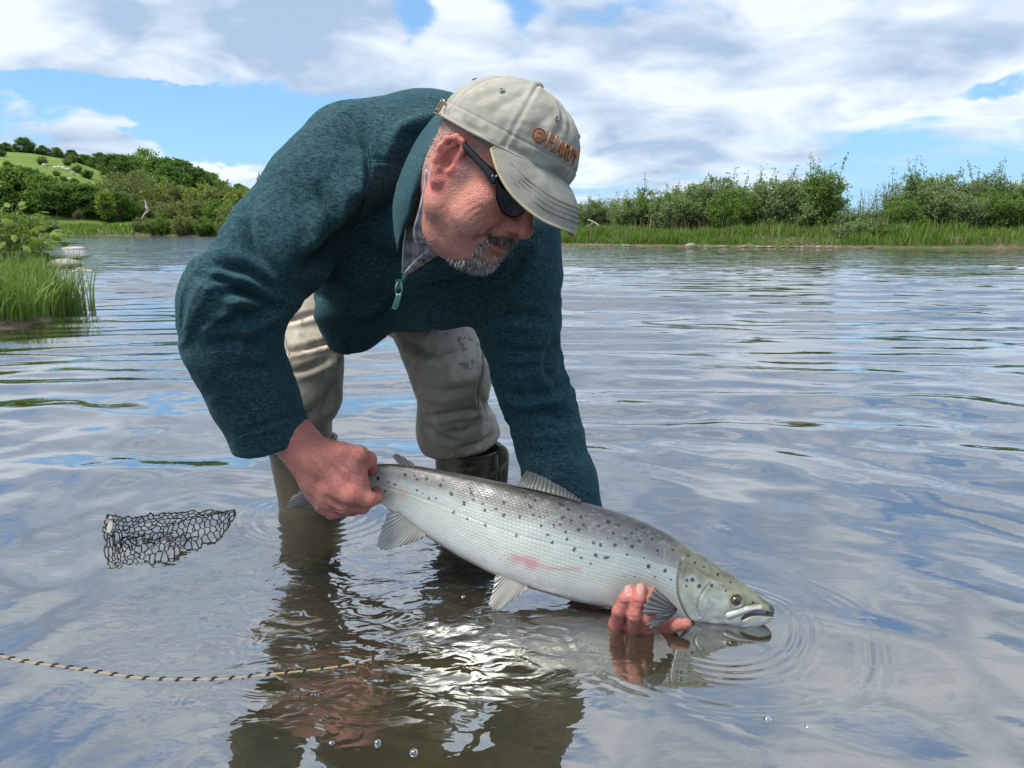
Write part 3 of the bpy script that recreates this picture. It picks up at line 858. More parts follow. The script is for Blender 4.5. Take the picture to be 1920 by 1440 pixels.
LBL = {'slope': ('small bush dotted on the open hillside', 'bushes dotted on the hillside'), 'rhedge': ('low bush in the hedge along the skyline of the hill', 'hedge bushes on the ridge'), 'row': ('round leafy tree in the row at the foot of the hill', 'trees at the foot of the hill'), 'ridge': ('dark tree on the skyline along the top of the hill', 'trees along the ridge'), 'wood': ('rounded green tree in the wood beyond the sallows', 'trees of the wood at the bend'),
       'airy': ('airy tree whose open crown tops the wood', None), 'big': ('tall pale loose-crowned willow beside the sallows', 'tall pale willows'), 'gold': ('bright yellow green narrow tree at the end of the row', None), 'hedge': ('dark tree in the hedge running down the hill', 'trees of the hedge'),
       'sal': ('yellowish sallow bush massed along the far bend', 'sallows at the bend'), 'bush': ('grey green bush on the meadow slope by the water', 'bushes on the slope'), 'brown': ('small brownish blossoming bush under the row of trees', None)}
for px, pb, pt, dist, kd, mat, lb in T:
    if lb in ('ridge', 'rhedge', 'wood', 'airy', 'hedge', 'big', 'gold'):
        dist *= math.cos(math.atan((px - 960) / FPX)) * (0.97 if lb in ('ridge', 'rhedge') else 1.0)
    elif lb == 'row':
        dist += 18; pt -= 4
    elif lb == 'brown':
        dist += 14
    x, y = at_px(px, dist)
    if lb in ('ridge', 'rhedge'):
        zb = hill_h(np.array([x]), np.array([y]))[0] - 0.4
    elif lb in ('row', 'bush', 'brown', 'sal') or dist < 130:
        zb = PD(px, pb, dist)[2]
    else:
        zb = float(min(hill_h(np.array([x]), np.array([y]))[0], PD(px, pb, dist)[2] + 2))
    if lb == 'slope':
        dist *= math.cos(math.atan((px - 960) / FPX)); x, y = at_px(px, dist); zb = hill_h(np.array([x]), np.array([y]))[0] - 0.2
    zt = PD(px, pt, dist)[2]
    H_ = max(zt - zb, 1.2) if lb != 'slope' else 1.2 + 1.2 * rs.rand()
    key = (kd[0], int(kd[1]))
    top_h = PROTO[key][1]
    lab, grp = LBL[lb]
    tone = {M_YELLOW: 'yellow green', M_SALLOW: 'pale olive', M_MID: 'fresh green', M_OAK: 'dark green'}.get(mat, 'grey green')
    if lb == 'sal':
        lab = '%s sallow bush %s' % (tone, 'overhanging the water at the far bend' if pb >= 440 else 'in the middle of the thicket at the bend' if pb >= 424 else 'at the back of the thicket below the wood')
    elif lb == 'row':
        lab = '%s round tree in the row at the foot of the hill' % tone
    elif lb == 'wood':
        lab = '%s rounded tree in the wood beyond the sallows' % tone
    elif lb == 'ridge':
        lab = '%s tree standing above the hedge along the hilltop' % tone
    o = plant('tree' if kd[0] == 't' else 'sallow_bush', key, (x, y, zb), H_, rs.rand() * 6.28, mat, lab, grp, 'tree' if kd[0] == 't' else 'bush')
    wfac_ = {'row': 1.25, 'ridge': 1.15, 'rhedge': 1.1, 'wood': 1.15, 'big': 0.9, 'hedge': 1.3, 'sal': 1.05, 'bush': 1.5, 'brown': 1.0}.get(lb, 1.0)
    o.scale = (H_ * wfac_, H_ * wfac_, H_)
# ground under the foot-of-hill row (a bench above the meadow)
e = spline(np.array([(-130, 78), (-95, 96), (-74, 104), (-60, 108), (-44, 112)], float), 60)
# ---- dead branches, church tower, sheep
deadm, g = material('bleached_wood')
g.out(g.bsdf((0.52, 0.47, 0.40), 0.9))
m = Mesh(); m.tube(spline([PD(266, 411, 109), PD(271, 402, 109), PD(277, 396, 109), PD(275, 388, 109), PD(272, 376, 109)], 20), np.interp(np.linspace(0, 1, 20), [0, 0.5, 0.7, 1], [0.10, 0.16, 0.22, 0.05]), 7)
m.build('dead_branch', deadm, None, category='branch', label='bleached dead branch standing among the sallows at the bend')
m = Mesh(); m.tube(spline([PD(1102, 412, 39), PD(1112, 416, 39), PD(1124, 424, 39)], 10), np.linspace(0.03, 0.06, 10), 6); m.tube(spline([PD(1112, 416, 39), PD(1108, 421, 39), PD(1100, 424, 39)], 8), np.linspace(0.035, 0.02, 8), 6)
m.build('dead_branch', deadm, None, category='branch', label='pale forked driftwood branch in the grass below the cap brim')
stonem, g = material('red_sandstone')
g.out(g.bsdf(g.mix(g.noise(g.coord('Object'), 2.0, 3), (0.24, 0.13, 0.10), (0.33, 0.20, 0.15)), 0.9))
bx0 = PD(487, 352, 420)
tw = empty('church_tower', tuple(bx0), category='tower', label='small red stone church tower on the skyline behind his shoulder')
m = Mesh(); m.box(bx0 + np.array([0, 0, 0.5]), (1.9, 1.9, 7.0)); m.build('tower_shaft', stonem, tw, False)
m = Mesh(); m.box(bx0 + np.array([0, 0, 4.3]), (2.3, 2.3, 0.6)); m.build('cornice', stonem, tw, False)
m = Mesh(); b_ = bx0 + np.array([0, 0, 4.6])
m.add([b_ + [-0.8, -0.8, 0], b_ + [0.8, -0.8, 0], b_ + [0.8, 0.8, 0], b_ + [-0.8, 0.8, 0], b_ + [0, 0, 3.6]], [(0, 1, 4), (1, 2, 4), (2, 3, 4), (3, 0, 4), (3, 2, 1, 0)]); m.build('spire', stonem, tw, False)
for sx in (-0.85, 0.85):
    m = Mesh(); b_ = bx0 + np.array([sx, -0.85, 4.6]); m.add([b_ + [-0.15, 0, 0], b_ + [0.15, 0, 0], b_ + [0, 0.2, 0], b_ + [0, 0, 1.3]], [(0, 1, 3), (1, 2, 3), (2, 0, 3)]); m.build('pinnacle', stonem, tw, False)
woolm, g = material('wool')
g.out(g.bsdf((0.62, 0.60, 0.54), 0.95))
for px, py in ((83, 314), (104, 320), (119, 320), (127, 323), (137, 329), (131, 341), (112, 319)):
    # walk out along the bearing until the sight line meets the hill
    for dist in np.arange(120, 280, 1.0):
        q = PD(px, py, dist)
        if q[2] < hill_h(q[:1], q[1:2])[0]:
            break
    z0 = hill_h(q[:1], q[1:2])[0]
    o = empty('sheep', (q[0], q[1], z0), category='sheep', label='white sheep grazing on the green hillside', group='sheep on the hill')
    ya_ = rs.rand() * 6.28; R_ = np.array(Matrix.Rotation(ya_, 3, 'Z'))
    bp0 = np.array([q[0], q[1], z0])
    Mesh().ball(bp0 + [0, 0, 0.55], (0.50, 0.26, 0.27), 7, 10, R_).ball(bp0 + R_ @ np.array([0.70, 0, 0.60]), (0.22, 0.12, 0.14), 6, 8, R_).build('body', woolm, o)
    for lx, ly in ((-0.38, -0.14), (-0.38, 0.14), (0.36, -0.14), (0.36, 0.14)):
        Mesh().tube([bp0 + R_ @ np.array([lx, ly, 0.45]), bp0 + R_ @ np.array([lx, ly, 0.0])], [0.06, 0.04], 5).build('leg', woolm, o)
# ---- stones of the far waterline, boulders of the near bank
rockm, g = material('river_stone')
p = g.coord('Object')
g.out(g.bsdf(g.ramp(g.add(g.mul(g.noise(p, 3.0, 5, 0.65), 0.7), g.mul(g.rand(), 0.3)), [(0.3, (0.22, 0.18, 0.155)), (0.5, (0.38, 0.325, 0.29)), (0.7, (0.52, 0.46, 0.41))]), 0.85, normal=g.bump(g.noise(p, 14, 4), 0.5, 0.03)))
shorem, g = material('shore_stone')
p = g.coord('Object')
g.out(g.bsdf(g.mix(g.rand(), (0.13, 0.11, 0.085), (0.34, 0.30, 0.25)), 0.9, normal=g.bump(g.noise(p, 20, 3), 0.5, 0.02)))
def rock(loc, size, seed, label, group=None, mat=None):
    m = Mesh().ball((0, 0, 0), 1.0, 10, 14)
    v = np.concatenate(m.v); v = v * (1 + 0.22 * fbm(v, 0.9, 3, seed))[:, None] * np.array(size)
    o = new_obj('stone', v, m.f, mat or rockm, None, True, category='stone', label=label)
    o.location = tuple(loc)
    if group:
        o['group'] = group
    return o
c = PW(118, 503); rock(c + [0, 0.1, 0.06], (0.27, 0.2, 0.13), 3, 'round pinkish grey boulder at the water edge by the near bank')
c = PW(139, 467); rock(c + [0, 0, 0.0], (0.42, 0.3, 0.09), 5, 'flat pale stone lying in the water beyond the boulder')
for i, (px, py) in enumerate([(150, 505), (158, 508), (143, 509), (166, 509), (134, 512), (150, 500)]):
    c = PW(px, py); rock(c, (0.07, 0.06, 0.035), 20 + i, 'small wet stone in the shallows beside the boulder', 'small stones by the boulder')
for i in range(60):
    px = rs.uniform(1085, 1640) if i % 3 else rs.normal(1440, 40); y_ = bank_y(px)
    e_ = PD(px, 460, 1)
    # put the stone on the water line of the bank
    fr_ = (px - 960) / FPX
    k = np.argmin(np.abs(RB[:, 0] / RB[:, 1] - fr_)); eb = spline(RB, 400); k = np.argmin(np.abs(eb[:, 0] / eb[:, 1] - fr_ / 1.02))
    s_k = 0.025 + 0.085 * rs.rand() ** 2 * (1.7 if rs.rand() < 0.12 else 1)
    rock((eb[k, 0], eb[k, 1] - rs.uniform(-0.1, 0.35), 0.02), (s_k * rs.uniform(1.2, 2.4), s_k, s_k * rs.uniform(0.4, 0.8)), 40 + i, 'pale stone along the waterline of the far bank', 'stones along the far waterline', shorem)
# ---- grasses and reeds
def blades(bases, h, w, rs, bend=0.4, seg=3):
    n = len(bases)
    a = rs.rand(n) * 6.283; d = np.stack([np.cos(a), np.sin(a), 0 * a], 1)
    sd = np.stack([-np.sin(a + rs.normal(0, 0.5, n)), np.cos(a), 0 * a], 1)
    H_ = (h * (0.55 + 0.75 * rs.rand(n)))[:, None]; B_ = bend * rs.rand(n)[:, None]
    vs = []
    for k in range(seg + 1):
        t = k / seg
        c = bases + np.array([0, 0, 1.0]) * H_ * (t - 0.35 * B_ * t * t) + d * H_ * B_ * t * t
        ww = w * (1 - t) ** 0.7 * 0.5
        vs += [c - sd * ww, c + sd * ww]
    v = np.stack(vs, 1).reshape(-1, 3); i = np.arange(n)[:, None] * (2 * seg + 2)
    f = np.concatenate([i + np.array([2 * k, 2 * k + 1, 2 * k + 3, 2 * k + 2]) for k in range(seg)])
    return v, f, np.repeat(rs.rand(n), 2 * seg + 2)
def grass_obj(name, bases, h, w, mat, rs, label, bend=0.4, seg=3, **kw):
    v, f, s = blades(bases, h, w, rs, bend, seg)
    o = new_obj(name, v, f, mat, None, False, label=label, **kw)
    at = o.data.attributes.new('shade', 'FLOAT', 'POINT'); at.data.foreach_set('value', s.astype(np.float32))
    return o
M_REED = leaf_mat('reed_grass', (0.100, 0.173, 0.025), (0.217, 0.335, 0.054), (0.181, 0.299, 0.051))
M_REED2 = leaf_mat('near_grass', (0.109, 0.200, 0.029), (0.271, 0.399, 0.090), (0.217, 0.344, 0.073))
M_STRAW = leaf_mat('dry_stalk', (0.30, 0.24, 0.13), (0.45, 0.38, 0.24), (0.38, 0.31, 0.18))
eb = spline(RB, 1200); tb = np.gradient(eb, axis=0); tb /= np.linalg.norm(tb, axis=1, keepdims=True); nb_ = np.stack([tb[:, 1], -tb[:, 0]], 1)
ok = (eb[:, 0] / eb[:, 1] > -0.15) & (eb[:, 0] < 40)
eb, nb_ = eb[ok], nb_[ok]
N_ = 26000
k = rs.randint(0, len(eb), N_); dd = 0.25 + 3.2 * rs.rand(N_) ** 1.3
b2_ = eb[k] + nb_[k] * dd[:, None] + rs.normal(0, 0.08, (N_, 2))
tuft = 0.62 + 0.30 * vnoise(np.concatenate([b2_, 0 * b2_[:, :1]], 1), 0.22, 15) + 0.45 * vnoise(np.concatenate([b2_, 0 * b2_[:, :1]], 1), 0.55, 5) + 0.2 * vnoise(np.concatenate([b2_, 0 * b2_[:, :1]], 1), 1.6, 6)
zb = np.interp(dd, [0.1, 0.5, 1, 2, 5], [0.06, 0.14, 0.35, 0.55, 0.7])
grass_obj('bank_grass', np.concatenate([b2_, zb[:, None]], 1), 0.66 * np.clip(tuft, 0.18, 1.35), 0.035, M_REED, rs, 'tall bright green grass lining the far bank', 0.55, 3, kind='stuff')
N_ = 700
k = rs.randint(0, len(eb), N_); dd = 0.3 + 2.5 * rs.rand(N_)
b2_ = eb[k] + nb_[k] * dd[:, None]
grass_obj('dry_stalks', np.concatenate([b2_, np.interp(dd, [0.1, 0.5, 1, 2, 5], [0.06, 0.14, 0.35, 0.55, 0.7])[:, None]], 1), 0.85, 0.02, M_STRAW, rs, 'dry straw coloured stalks among the far bank grass', 0.5, 3, kind='stuff')
# far bend: rough grass along the water
e2_ = spline(np.array([(-100, 80), (-70, 107), (-58, 109.8), (-40, 108), (-24, 101), (-12, 84)], float), 600); N_ = 6000
k = rs.randint(0, 600, N_); dd = rs.rand(N_) * 6
b2_ = e2_[k] + np.stack([0.15 * dd, dd], 1)
grass_obj('meadow_tussocks', np.concatenate([b2_, np.interp(dd, [0, 1.5, 6], [0.05, 0.6, 1.4])[:, None]], 1), 0.7, 0.16, M_REED, rs, 'rough grass along the water at the bend', 0.6, 2, kind='stuff')
# near-left clump of sedge standing in the water
cb = PW(45, 592)
N_ = 900
q = rs.normal(0, 1, (N_, 2)) * np.array([0.33, 0.20])
q[:, 0] = -np.abs(q[:, 0]) * 1.25 + 0.24 + 0.04 * rs.normal(0, 1, N_)
bs = np.stack([cb[0] + q[:, 0], cb[1] + 0.18 + q[:, 1], np.zeros(N_)], 1)
o = grass_obj('sedge_clump', bs, 0.46, 0.013, M_REED2, rs, 'clump of bright green sedge standing in the water at the near bank', 0.75, 6, category='grass')
N_ = 160
bs2 = bs[rs.randint(0, len(bs), N_)] + rs.normal(0, 0.03, (N_, 3)) * [1, 1, 0]
grass_obj('dead_sedge', bs2, 0.26, 0.012, M_STRAW, rs, 'dry yellow blades at the foot of the sedge clump', 1.0, 5, kind='stuff')
# grass along the whole near bank
e2_ = spline(LB, 900); t = np.gradient(e2_, axis=0); t /= np.linalg.norm(t, axis=1, keepdims=True); n = np.stack([t[:, 1], -t[:, 0]], 1)
N_ = 9000; k = (rs.rand(N_) * 420 + 330).astype(int); dd = 0.05 + 2.6 * rs.rand(N_) ** 1.2
b2_ = e2_[k] + n[k] * dd[:, None]
sel = b2_[:, 1] > 4.0
b2_, dd = b2_[sel], dd[sel]
grass_obj('near_bank_grass', np.concatenate([b2_, np.interp(dd, [0, 0.3, 0.8, 1.6, 3.5], [0.02, 0.10, 0.34, 0.56, 0.64])[:, None]], 1), 0.30, 0.014, M_REED2, rs, 'ragged grass covering the near bank', 0.8, 4, kind='stuff')
# broad-leaved plant on the near bank
M_BROAD = leaf_mat('broad_leaf', (0.136, 0.226, 0.021), (0.344, 0.490, 0.045), (0.290, 0.435, 0.040), 0.45)
def broad_leaf(L, W_):
    t = np.linspace(0, 1, 7); w = W_ * np.sin(np.clip(t * 1.02, 0, 1) * math.pi) ** 0.75 * 0.5
    v = []
    for ti, wi in zip(t, w):
        z = -0.25 * L * ti ** 2
        v += [(ti * L, -wi, z - 0.12 * wi), (ti * L, 0, z + 0.0), (ti * L, wi, z - 0.12 * wi)]
    f = []
    for i in range(6):
        for j in range(2):
            a = i * 3 + j; f.append((a, a + 1, a + 4, a + 3))
    return np.array(v), f
stemm, g = material('plant_stem')
g.out(g.bsdf((0.10, 0.15, 0.03), 0.6))
for i, (px, py, dist, hh, nl) in enumerate([(12, 470, 8.6, 0.85, 38), (42, 470, 8.9, 0.70, 36), (70, 482, 8.6, 0.48, 24), (-20, 480, 8.2, 0.9, 34), (28, 495, 8.0, 0.55, 28), (55, 455, 9.8, 0.62, 30), (20, 450, 10.5, 0.7, 32), (85, 470, 9.6, 0.36, 20)]):
    c = PD(px, py, dist)
    pl = empty('broad_leaved_plant', tuple(c), category='plant', label='bright green broad leaved plant on the near bank behind the sedge', group='broad leaved plants on the bank')
    st = Mesh(); lv = []
    for j in range(nl):
        a = j * 2.4 + rs.rand(); f = 0.3 + 0.7 * j / nl
        base_ = c + np.array([rs.normal(0, 0.05), rs.normal(0, 0.05), 0])
        tip_ = c + np.array([math.cos(a) * 0.16, math.sin(a) * 0.16, hh * 0.62 * f])
        st.tube([base_, (base_ + tip_) / 2 + [0, 0, 0.03], tip_], 0.005, 4, False)
        v, fc = broad_leaf(0.08 + 0.05 * rs.rand(), 0.045 + 0.025 * rs.rand())
        R_ = np.array(Matrix.Rotation(a, 3, 'Z') @ Matrix.Rotation(-0.7 + 1.3 * rs.rand(), 3, 'Y') @ Matrix.Rotation(rs.normal(0, 0.6), 3, 'X'))
        lo = new_obj('leaf', v @ R_.T + tip_, fc, M_BROAD, pl)
    st.build('stem', stemm, pl)
# ================================================================== the angler
def rp(r, z):
    return r * z / FPX
def PZ(*rows):
    """rows of (px, py, z, r_px) -> points, radii"""
    return [P(a, b, z) for a, b, z, r in rows], [rp(r, z) for a, b, z, r in rows]

# ---- head frame: x = his right, y = the way he faces, z = crown
HS = 0.955
_yaw, _pit, _rol = math.radians(31), math.radians(36), math.radians(3)
fw_c = np.array([math.cos(_yaw) * math.cos(_pit), -math.sin(_pit), math.sin(_yaw) * math.cos(_pit)])   # camera axes: right, up, toward lens
up_c = np.array([math.cos(_yaw) * math.sin(_pit), math.cos(_pit), math.sin(_yaw) * math.sin(_pit)])
rt_c = np.cross(fw_c, up_c)
up_c, rt_c = up_c * math.cos(_rol) - rt_c * math.sin(_rol), rt_c * math.cos(_rol) + up_c * math.sin(_rol)
C2W = np.stack([CR, CU, -CF], 1)
HR = np.stack([C2W @ rt_c, C2W @ fw_c, C2W @ up_c], 1)          # head -> world
HEAD_O = P(838, 301, 1.06) - HR @ np.array([0.084, -0.008, 0.0]) * HS
def hd(x, y, z):
    return HEAD_O + HR @ (np.array([x, y, z]) * HS)
def hd_arr(a):
    return HEAD_O + (np.asarray(a) * HS) @ HR.T
def to_head(v):
    return ((v - HEAD_O) @ HR) / HS

NECK_BASE = P(818, 372, 1.29)
CHEST = P(800, 380, 1.38)
R_SH, R_EL, R_WR = P(668, 300, 1.40), P(432, 572, 1.33), P(545, 810, 1.43)
L_SH, L_EL, L_WR = P(945, 430, 1.40), P(1010, 745, 1.53), P(1085, 985, 1.455)

body = SDF()
E = lambda c, r, k=0.012, op='u', rx=0, ry=0, rz=0: body.ell(hd(*c), np.array(r) * HS, HR @ np.array(Matrix.Rotation(rz, 3, 'Z') @ Matrix.Rotation(ry, 3, 'Y') @ Matrix.Rotation(rx, 3, 'X')), k, op)
K = lambda a, b, ra, rb=None, k=0.01, op='u': body.cone(hd(*a), hd(*b), ra * HS, (ra if rb is None else rb) * HS, k, op)
E((0, -0.003, 0.055), (0.079, 0.100, 0.086))
E((0, 0.040, 0.040), (0.066, 0.050, 0.052), 0.02)
E((0, 0.034, -0.018), (0.067, 0.058, 0.058), 0.02)
E((0, 0.058, -0.046), (0.044, 0.038, 0.036), 0.018)
for s in (1, -1):
    K((s * 0.056, 0.004, -0.058), (s * 0.022, 0.064, -0.094), 0.023, 0.019, 0.02)
    K((s * 0.062, 0.000, -0.004), (s * 0.056, 0.004, -0.060), 0.018, 0.022, 0.02)
    E((s * 0.044, 0.060, -0.018), (0.025, 0.024, 0.022), 0.015)
    E((s * 0.046, 0.048, -0.052), (0.026, 0.032, 0.030), 0.02)
    E((s * 0.030, 0.076, -0.046), (0.017, 0.014, 0.020), 0.012)
E((0, 0.034, -0.075), (0.050, 0.050, 0.034), 0.02)
E((0, 0.075, -0.092), (0.021, 0.019, 0.019), 0.014)
E((0, 0.018, -0.104), (0.046, 0.052, 0.024), 0.03)
K((0, 0.087, 0.022), (0, 0.111, -0.020), 0.0095, 0.0115, 0.010)
E((0, 0.1135, -0.026), (0.0135, 0.0125, 0.0125), 0.006)
for s in (1, -1):
    E((s * 0.0145, 0.1015, -0.0295), (0.0088, 0.012, 0.0092), 0.005)
    K((s * 0.010, 0.089, 0.031), (s * 0.046, 0.072, 0.030), 0.010, 0.010, 0.012)
    E((s * 0.032, 0.089, 0.010), (0.017, 0.012, 0.012), 0.012, 's')
    E((s * 0.032, 0.070, 0.010), (0.0125, 0.0125, 0.0115), 0.004)
E((0, 0.092, -0.050), (0.025, 0.011, 0.014), 0.010)
K((-0.019, 0.089, -0.0590), (0, 0.0985, -0.0575), 0.0050, 0.0060, 0.006); K((0.019, 0.089, -0.0590), (0, 0.0985, -0.0575), 0.0050, 0.0060, 0.006)
K((-0.015, 0.088, -0.0715), (0.015, 0.088, -0.0715), 0.0075, 0.0075, 0.006); K((-0.006, 0.0935, -0.0715), (0.006, 0.0935, -0.0715), 0.0068, 0.0068, 0.006)
for s in (1, -1):       # mouth slit, smile corners, nasolabial folds, nostrils
    K((0, 0.1045, -0.0645), (s * 0.024, 0.0905, -0.0625), 0.0040, 0.0030, 0.003, 's')
    K((s * 0.024, 0.0905, -0.0625), (s * 0.031, 0.084, -0.0575), 0.0030, 0.0024, 0.004, 's')
    K((s * 0.021, 0.1015, -0.024), (s * 0.036, 0.0875, -0.050), 0.0042, 0.0040, 0.007, 's')
    K((s * 0.036, 0.0875, -0.050), (s * 0.041, 0.077, -0.070), 0.0040, 0.0022, 0.007, 's')
    E((s * 0.0065, 0.109, -0.0375), (0.0038, 0.005, 0.004), 0.003, 's')
K((-0.013, 0.0985, -0.0815), (0.013, 0.0985, -0.0815), 0.0045, 0.0045, 0.010, 's')
# ears
for s in (1, -1):
    def ear(y, z, out):
        return (s * (0.0755 + out), y * 0.74, z * 0.98)
    body.ell(hd(*ear(-0.010, 0.000, 0.0035)), np.array([0.0045, 0.018, 0.029]) * HS, HR @ np.array(Matrix.Rotation(s * 0.42, 3, 'Z')), 0.006)
    hx = [(0.006, 0.010, 0.004), (0.008, 0.024, 0.006), (0.000, 0.0345, 0.009), (-0.014, 0.0355, 0.013), (-0.0265, 0.026, 0.017), (-0.031, 0.010, 0.018), (-0.028, -0.008, 0.016), (-0.019, -0.023, 0.013), (-0.010, -0.033, 0.010)]
    body.chain([hd(*ear(*q)) for q in hx], [x * HS for x in (0.003, 0.0040, 0.0045, 0.0048, 0.0048, 0.0046, 0.0044, 0.0050, 0.0065)], 0.004)
    body.ell(hd(*ear(-0.006, -0.034, 0.0085)), np.array([0.0050, 0.0085, 0.0100]) * HS, HR, 0.006)
    body.chain([hd(*ear(*q)) for q in [(-0.010, 0.026, 0.0105), (-0.019, 0.014, 0.0135), (-0.020, 0.000, 0.0135), (-0.013, -0.014, 0.011)]], [x * HS for x in (0.0030, 0.0033, 0.0033, 0.0032)], 0.004)
    body.ell(hd(*ear(0.004, -0.008, 0.0040)), np.array([0.0050, 0.0055, 0.0085]) * HS, HR, 0.004)
    body.ell(hd(*ear(-0.006, -0.001, 0.0140)), np.array([0.0125, 0.0085, 0.0125]) * HS, HR, 0.003, 's')
# neck, trunk, limbs (under the clothes)
body.cone(hd(0, -0.026, -0.02), NECK_BASE, 0.068 * HS, 0.060, 0.03)
body.cone(hd(0, 0.006, -0.075), P(848, 408, 1.23), 0.042, 0.048, 0.03)
body.cone(NECK_BASE, P(790, 430, 1.50), 0.055, 0.08, 0.04)
body.cone(P(790, 430, 1.52), P(715, 545, 1.76), 0.08, 0.085, 0.05)
body.chain([P(790, 380, 1.48), R_SH, R_EL, P(500, 765, 1.40)], [0.05, 0.05, 0.044, 0.036], 0.03)
body.chain([P(810, 400, 1.48), L_SH, L_EL, L_WR], [0.05, 0.05, 0.042, 0.033], 0.03)
RHIP, RKN, RAN, RTOE = P(640, 545, 1.80), P(572, 700, 1.69), P(604, 985, 1.86), None
LHIP, LKN, LAN = P(785, 560, 1.82), P(846, 715, 1.70), P(885, 985, 1.86)
body.chain([P(650, 545, 1.80), RKN, P(566, 800, 1.78)], [0.07, 0.045, 0.036], 0.03)
body.chain([P(785, 560, 1.82), LKN, P(862, 810, 1.79)], [0.07, 0.045, 0.036], 0.03)

# ---- his right hand closed round the wrist of the tail
def hand_chain(rows, k=0.008):
    p, r = PZ(*rows); body.chain(p, r, k)
hand_chain([(505, 772, 1.40, 34), (548, 818, 1.415, 35), (572, 850, 1.40, 38)], 0.02)
hand_chain([(548, 818, 1.415, 33), (600, 862, 1.385, 32), (640, 905, 1.375, 26)], 0.02)
hand_chain([(558, 838, 1.415, 28), (592, 900, 1.40, 28), (622, 935, 1.385, 22)], 0.016)
hand_chain([(565, 860, 1.43, 24), (598, 920, 1.43, 24), (616, 944, 1.42, 19)], 0.014)
hand_chain([(592, 846, 1.40, 24), (640, 852, 1.375, 22), (672, 853, 1.375, 17), (690, 862, 1.40, 14), (697, 880, 1.435, 12)], 0.010)      # thumb over the back
hand_chain([(620, 850, 1.385, 20), (656, 878, 1.375, 20), (668, 905, 1.375, 15), (676, 925, 1.372, 12)], 0.012)
hand_chain([(664, 862, 1.385, 14), (676, 884, 1.385, 9), (680, 908, 1.385, 9), (690, 928, 1.385, 9)], 0.012)                                              # web
hand_chain([(622, 915, 1.375, 22), (658, 928, 1.365, 19), (692, 938, 1.375, 12.5), (706, 934, 1.40, 10), (708, 915, 1.45, 9.5)], 0.009)   # index
hand_chain([(616, 932, 1.385, 20), (645, 948, 1.38, 15), (680, 951, 1.40, 12), (694, 940, 1.44, 11)], 0.007)
hand_chain([(608, 942, 1.40, 18), (628, 958, 1.405, 13.5), (662, 955, 1.43, 11.5), (680, 940, 1.46, 10.5)], 0.006)
hand_chain([(604, 948, 1.425, 15), (621, 963, 1.43, 10.5), (645, 958, 1.455, 10), (662, 945, 1.48, 9.5)], 0.005)
# ---- his left hand under the throat of the fish, fingers up its near side
hand_chain([(1075, 960, 1.47, 32), (1110, 1050, 1.475, 31), (1150, 1135, 1.43, 34)], 0.02)
hand_chain([(1150, 1135, 1.43, 34), (1172, 1178, 1.37, 30), (1190, 1192, 1.33, 26)], 0.02)
hand_chain([(1150, 1135, 1.43, 34), (1215, 1185, 1.37, 30), (1235, 1195, 1.33, 26)], 0.02)
hand_chain([(1168, 1186, 1.34, 17), (1156, 1172, 1.29, 14.5), (1161, 1146, 1.262, 13.2), (1172, 1123, 1.256, 12.2), (1180, 1106, 1.262, 10.6)], 0.005)
hand_chain([(1192, 1192, 1.335, 17), (1187, 1182, 1.28, 14.5), (1190, 1153, 1.250, 13.2), (1197, 1124, 1.247, 12.4), (1202, 1103, 1.255, 11.0)], 0.005)
hand_chain([(1215, 1196, 1.335, 16), (1213, 1186, 1.28, 14), (1215, 1158, 1.252, 12.6), (1219, 1130, 1.252, 11.8), (1222, 1110, 1.262, 10.4)], 0.005)
hand_chain([(1228, 1192, 1.33, 16), (1244, 1183, 1.285, 13.5), (1266, 1172, 1.262, 12.4), (1287, 1170, 1.258, 10.6)], 0.005)

bv, bf = sdf_mesh(body, (-0.7, 0.8, -0.45), (0.5, 2.2, 1.15), 0.0023, 4, 1)
# ---- skin relief and colour
hp = to_head(bv)
X, Y, Z = hp[:, 0], hp[:, 1], hp[:, 2]
head_m = (np.abs(X) < 0.13) & (Y > -0.16) & (Y < 0.15) & (Z > -0.16) & (Z < 0.17)
nrm = vnormals(bv, bf)
gs = lambda x, s: np.exp(-(x / s) ** 2)
ax_ = np.abs(X)
rel = np.zeros(len(bv))
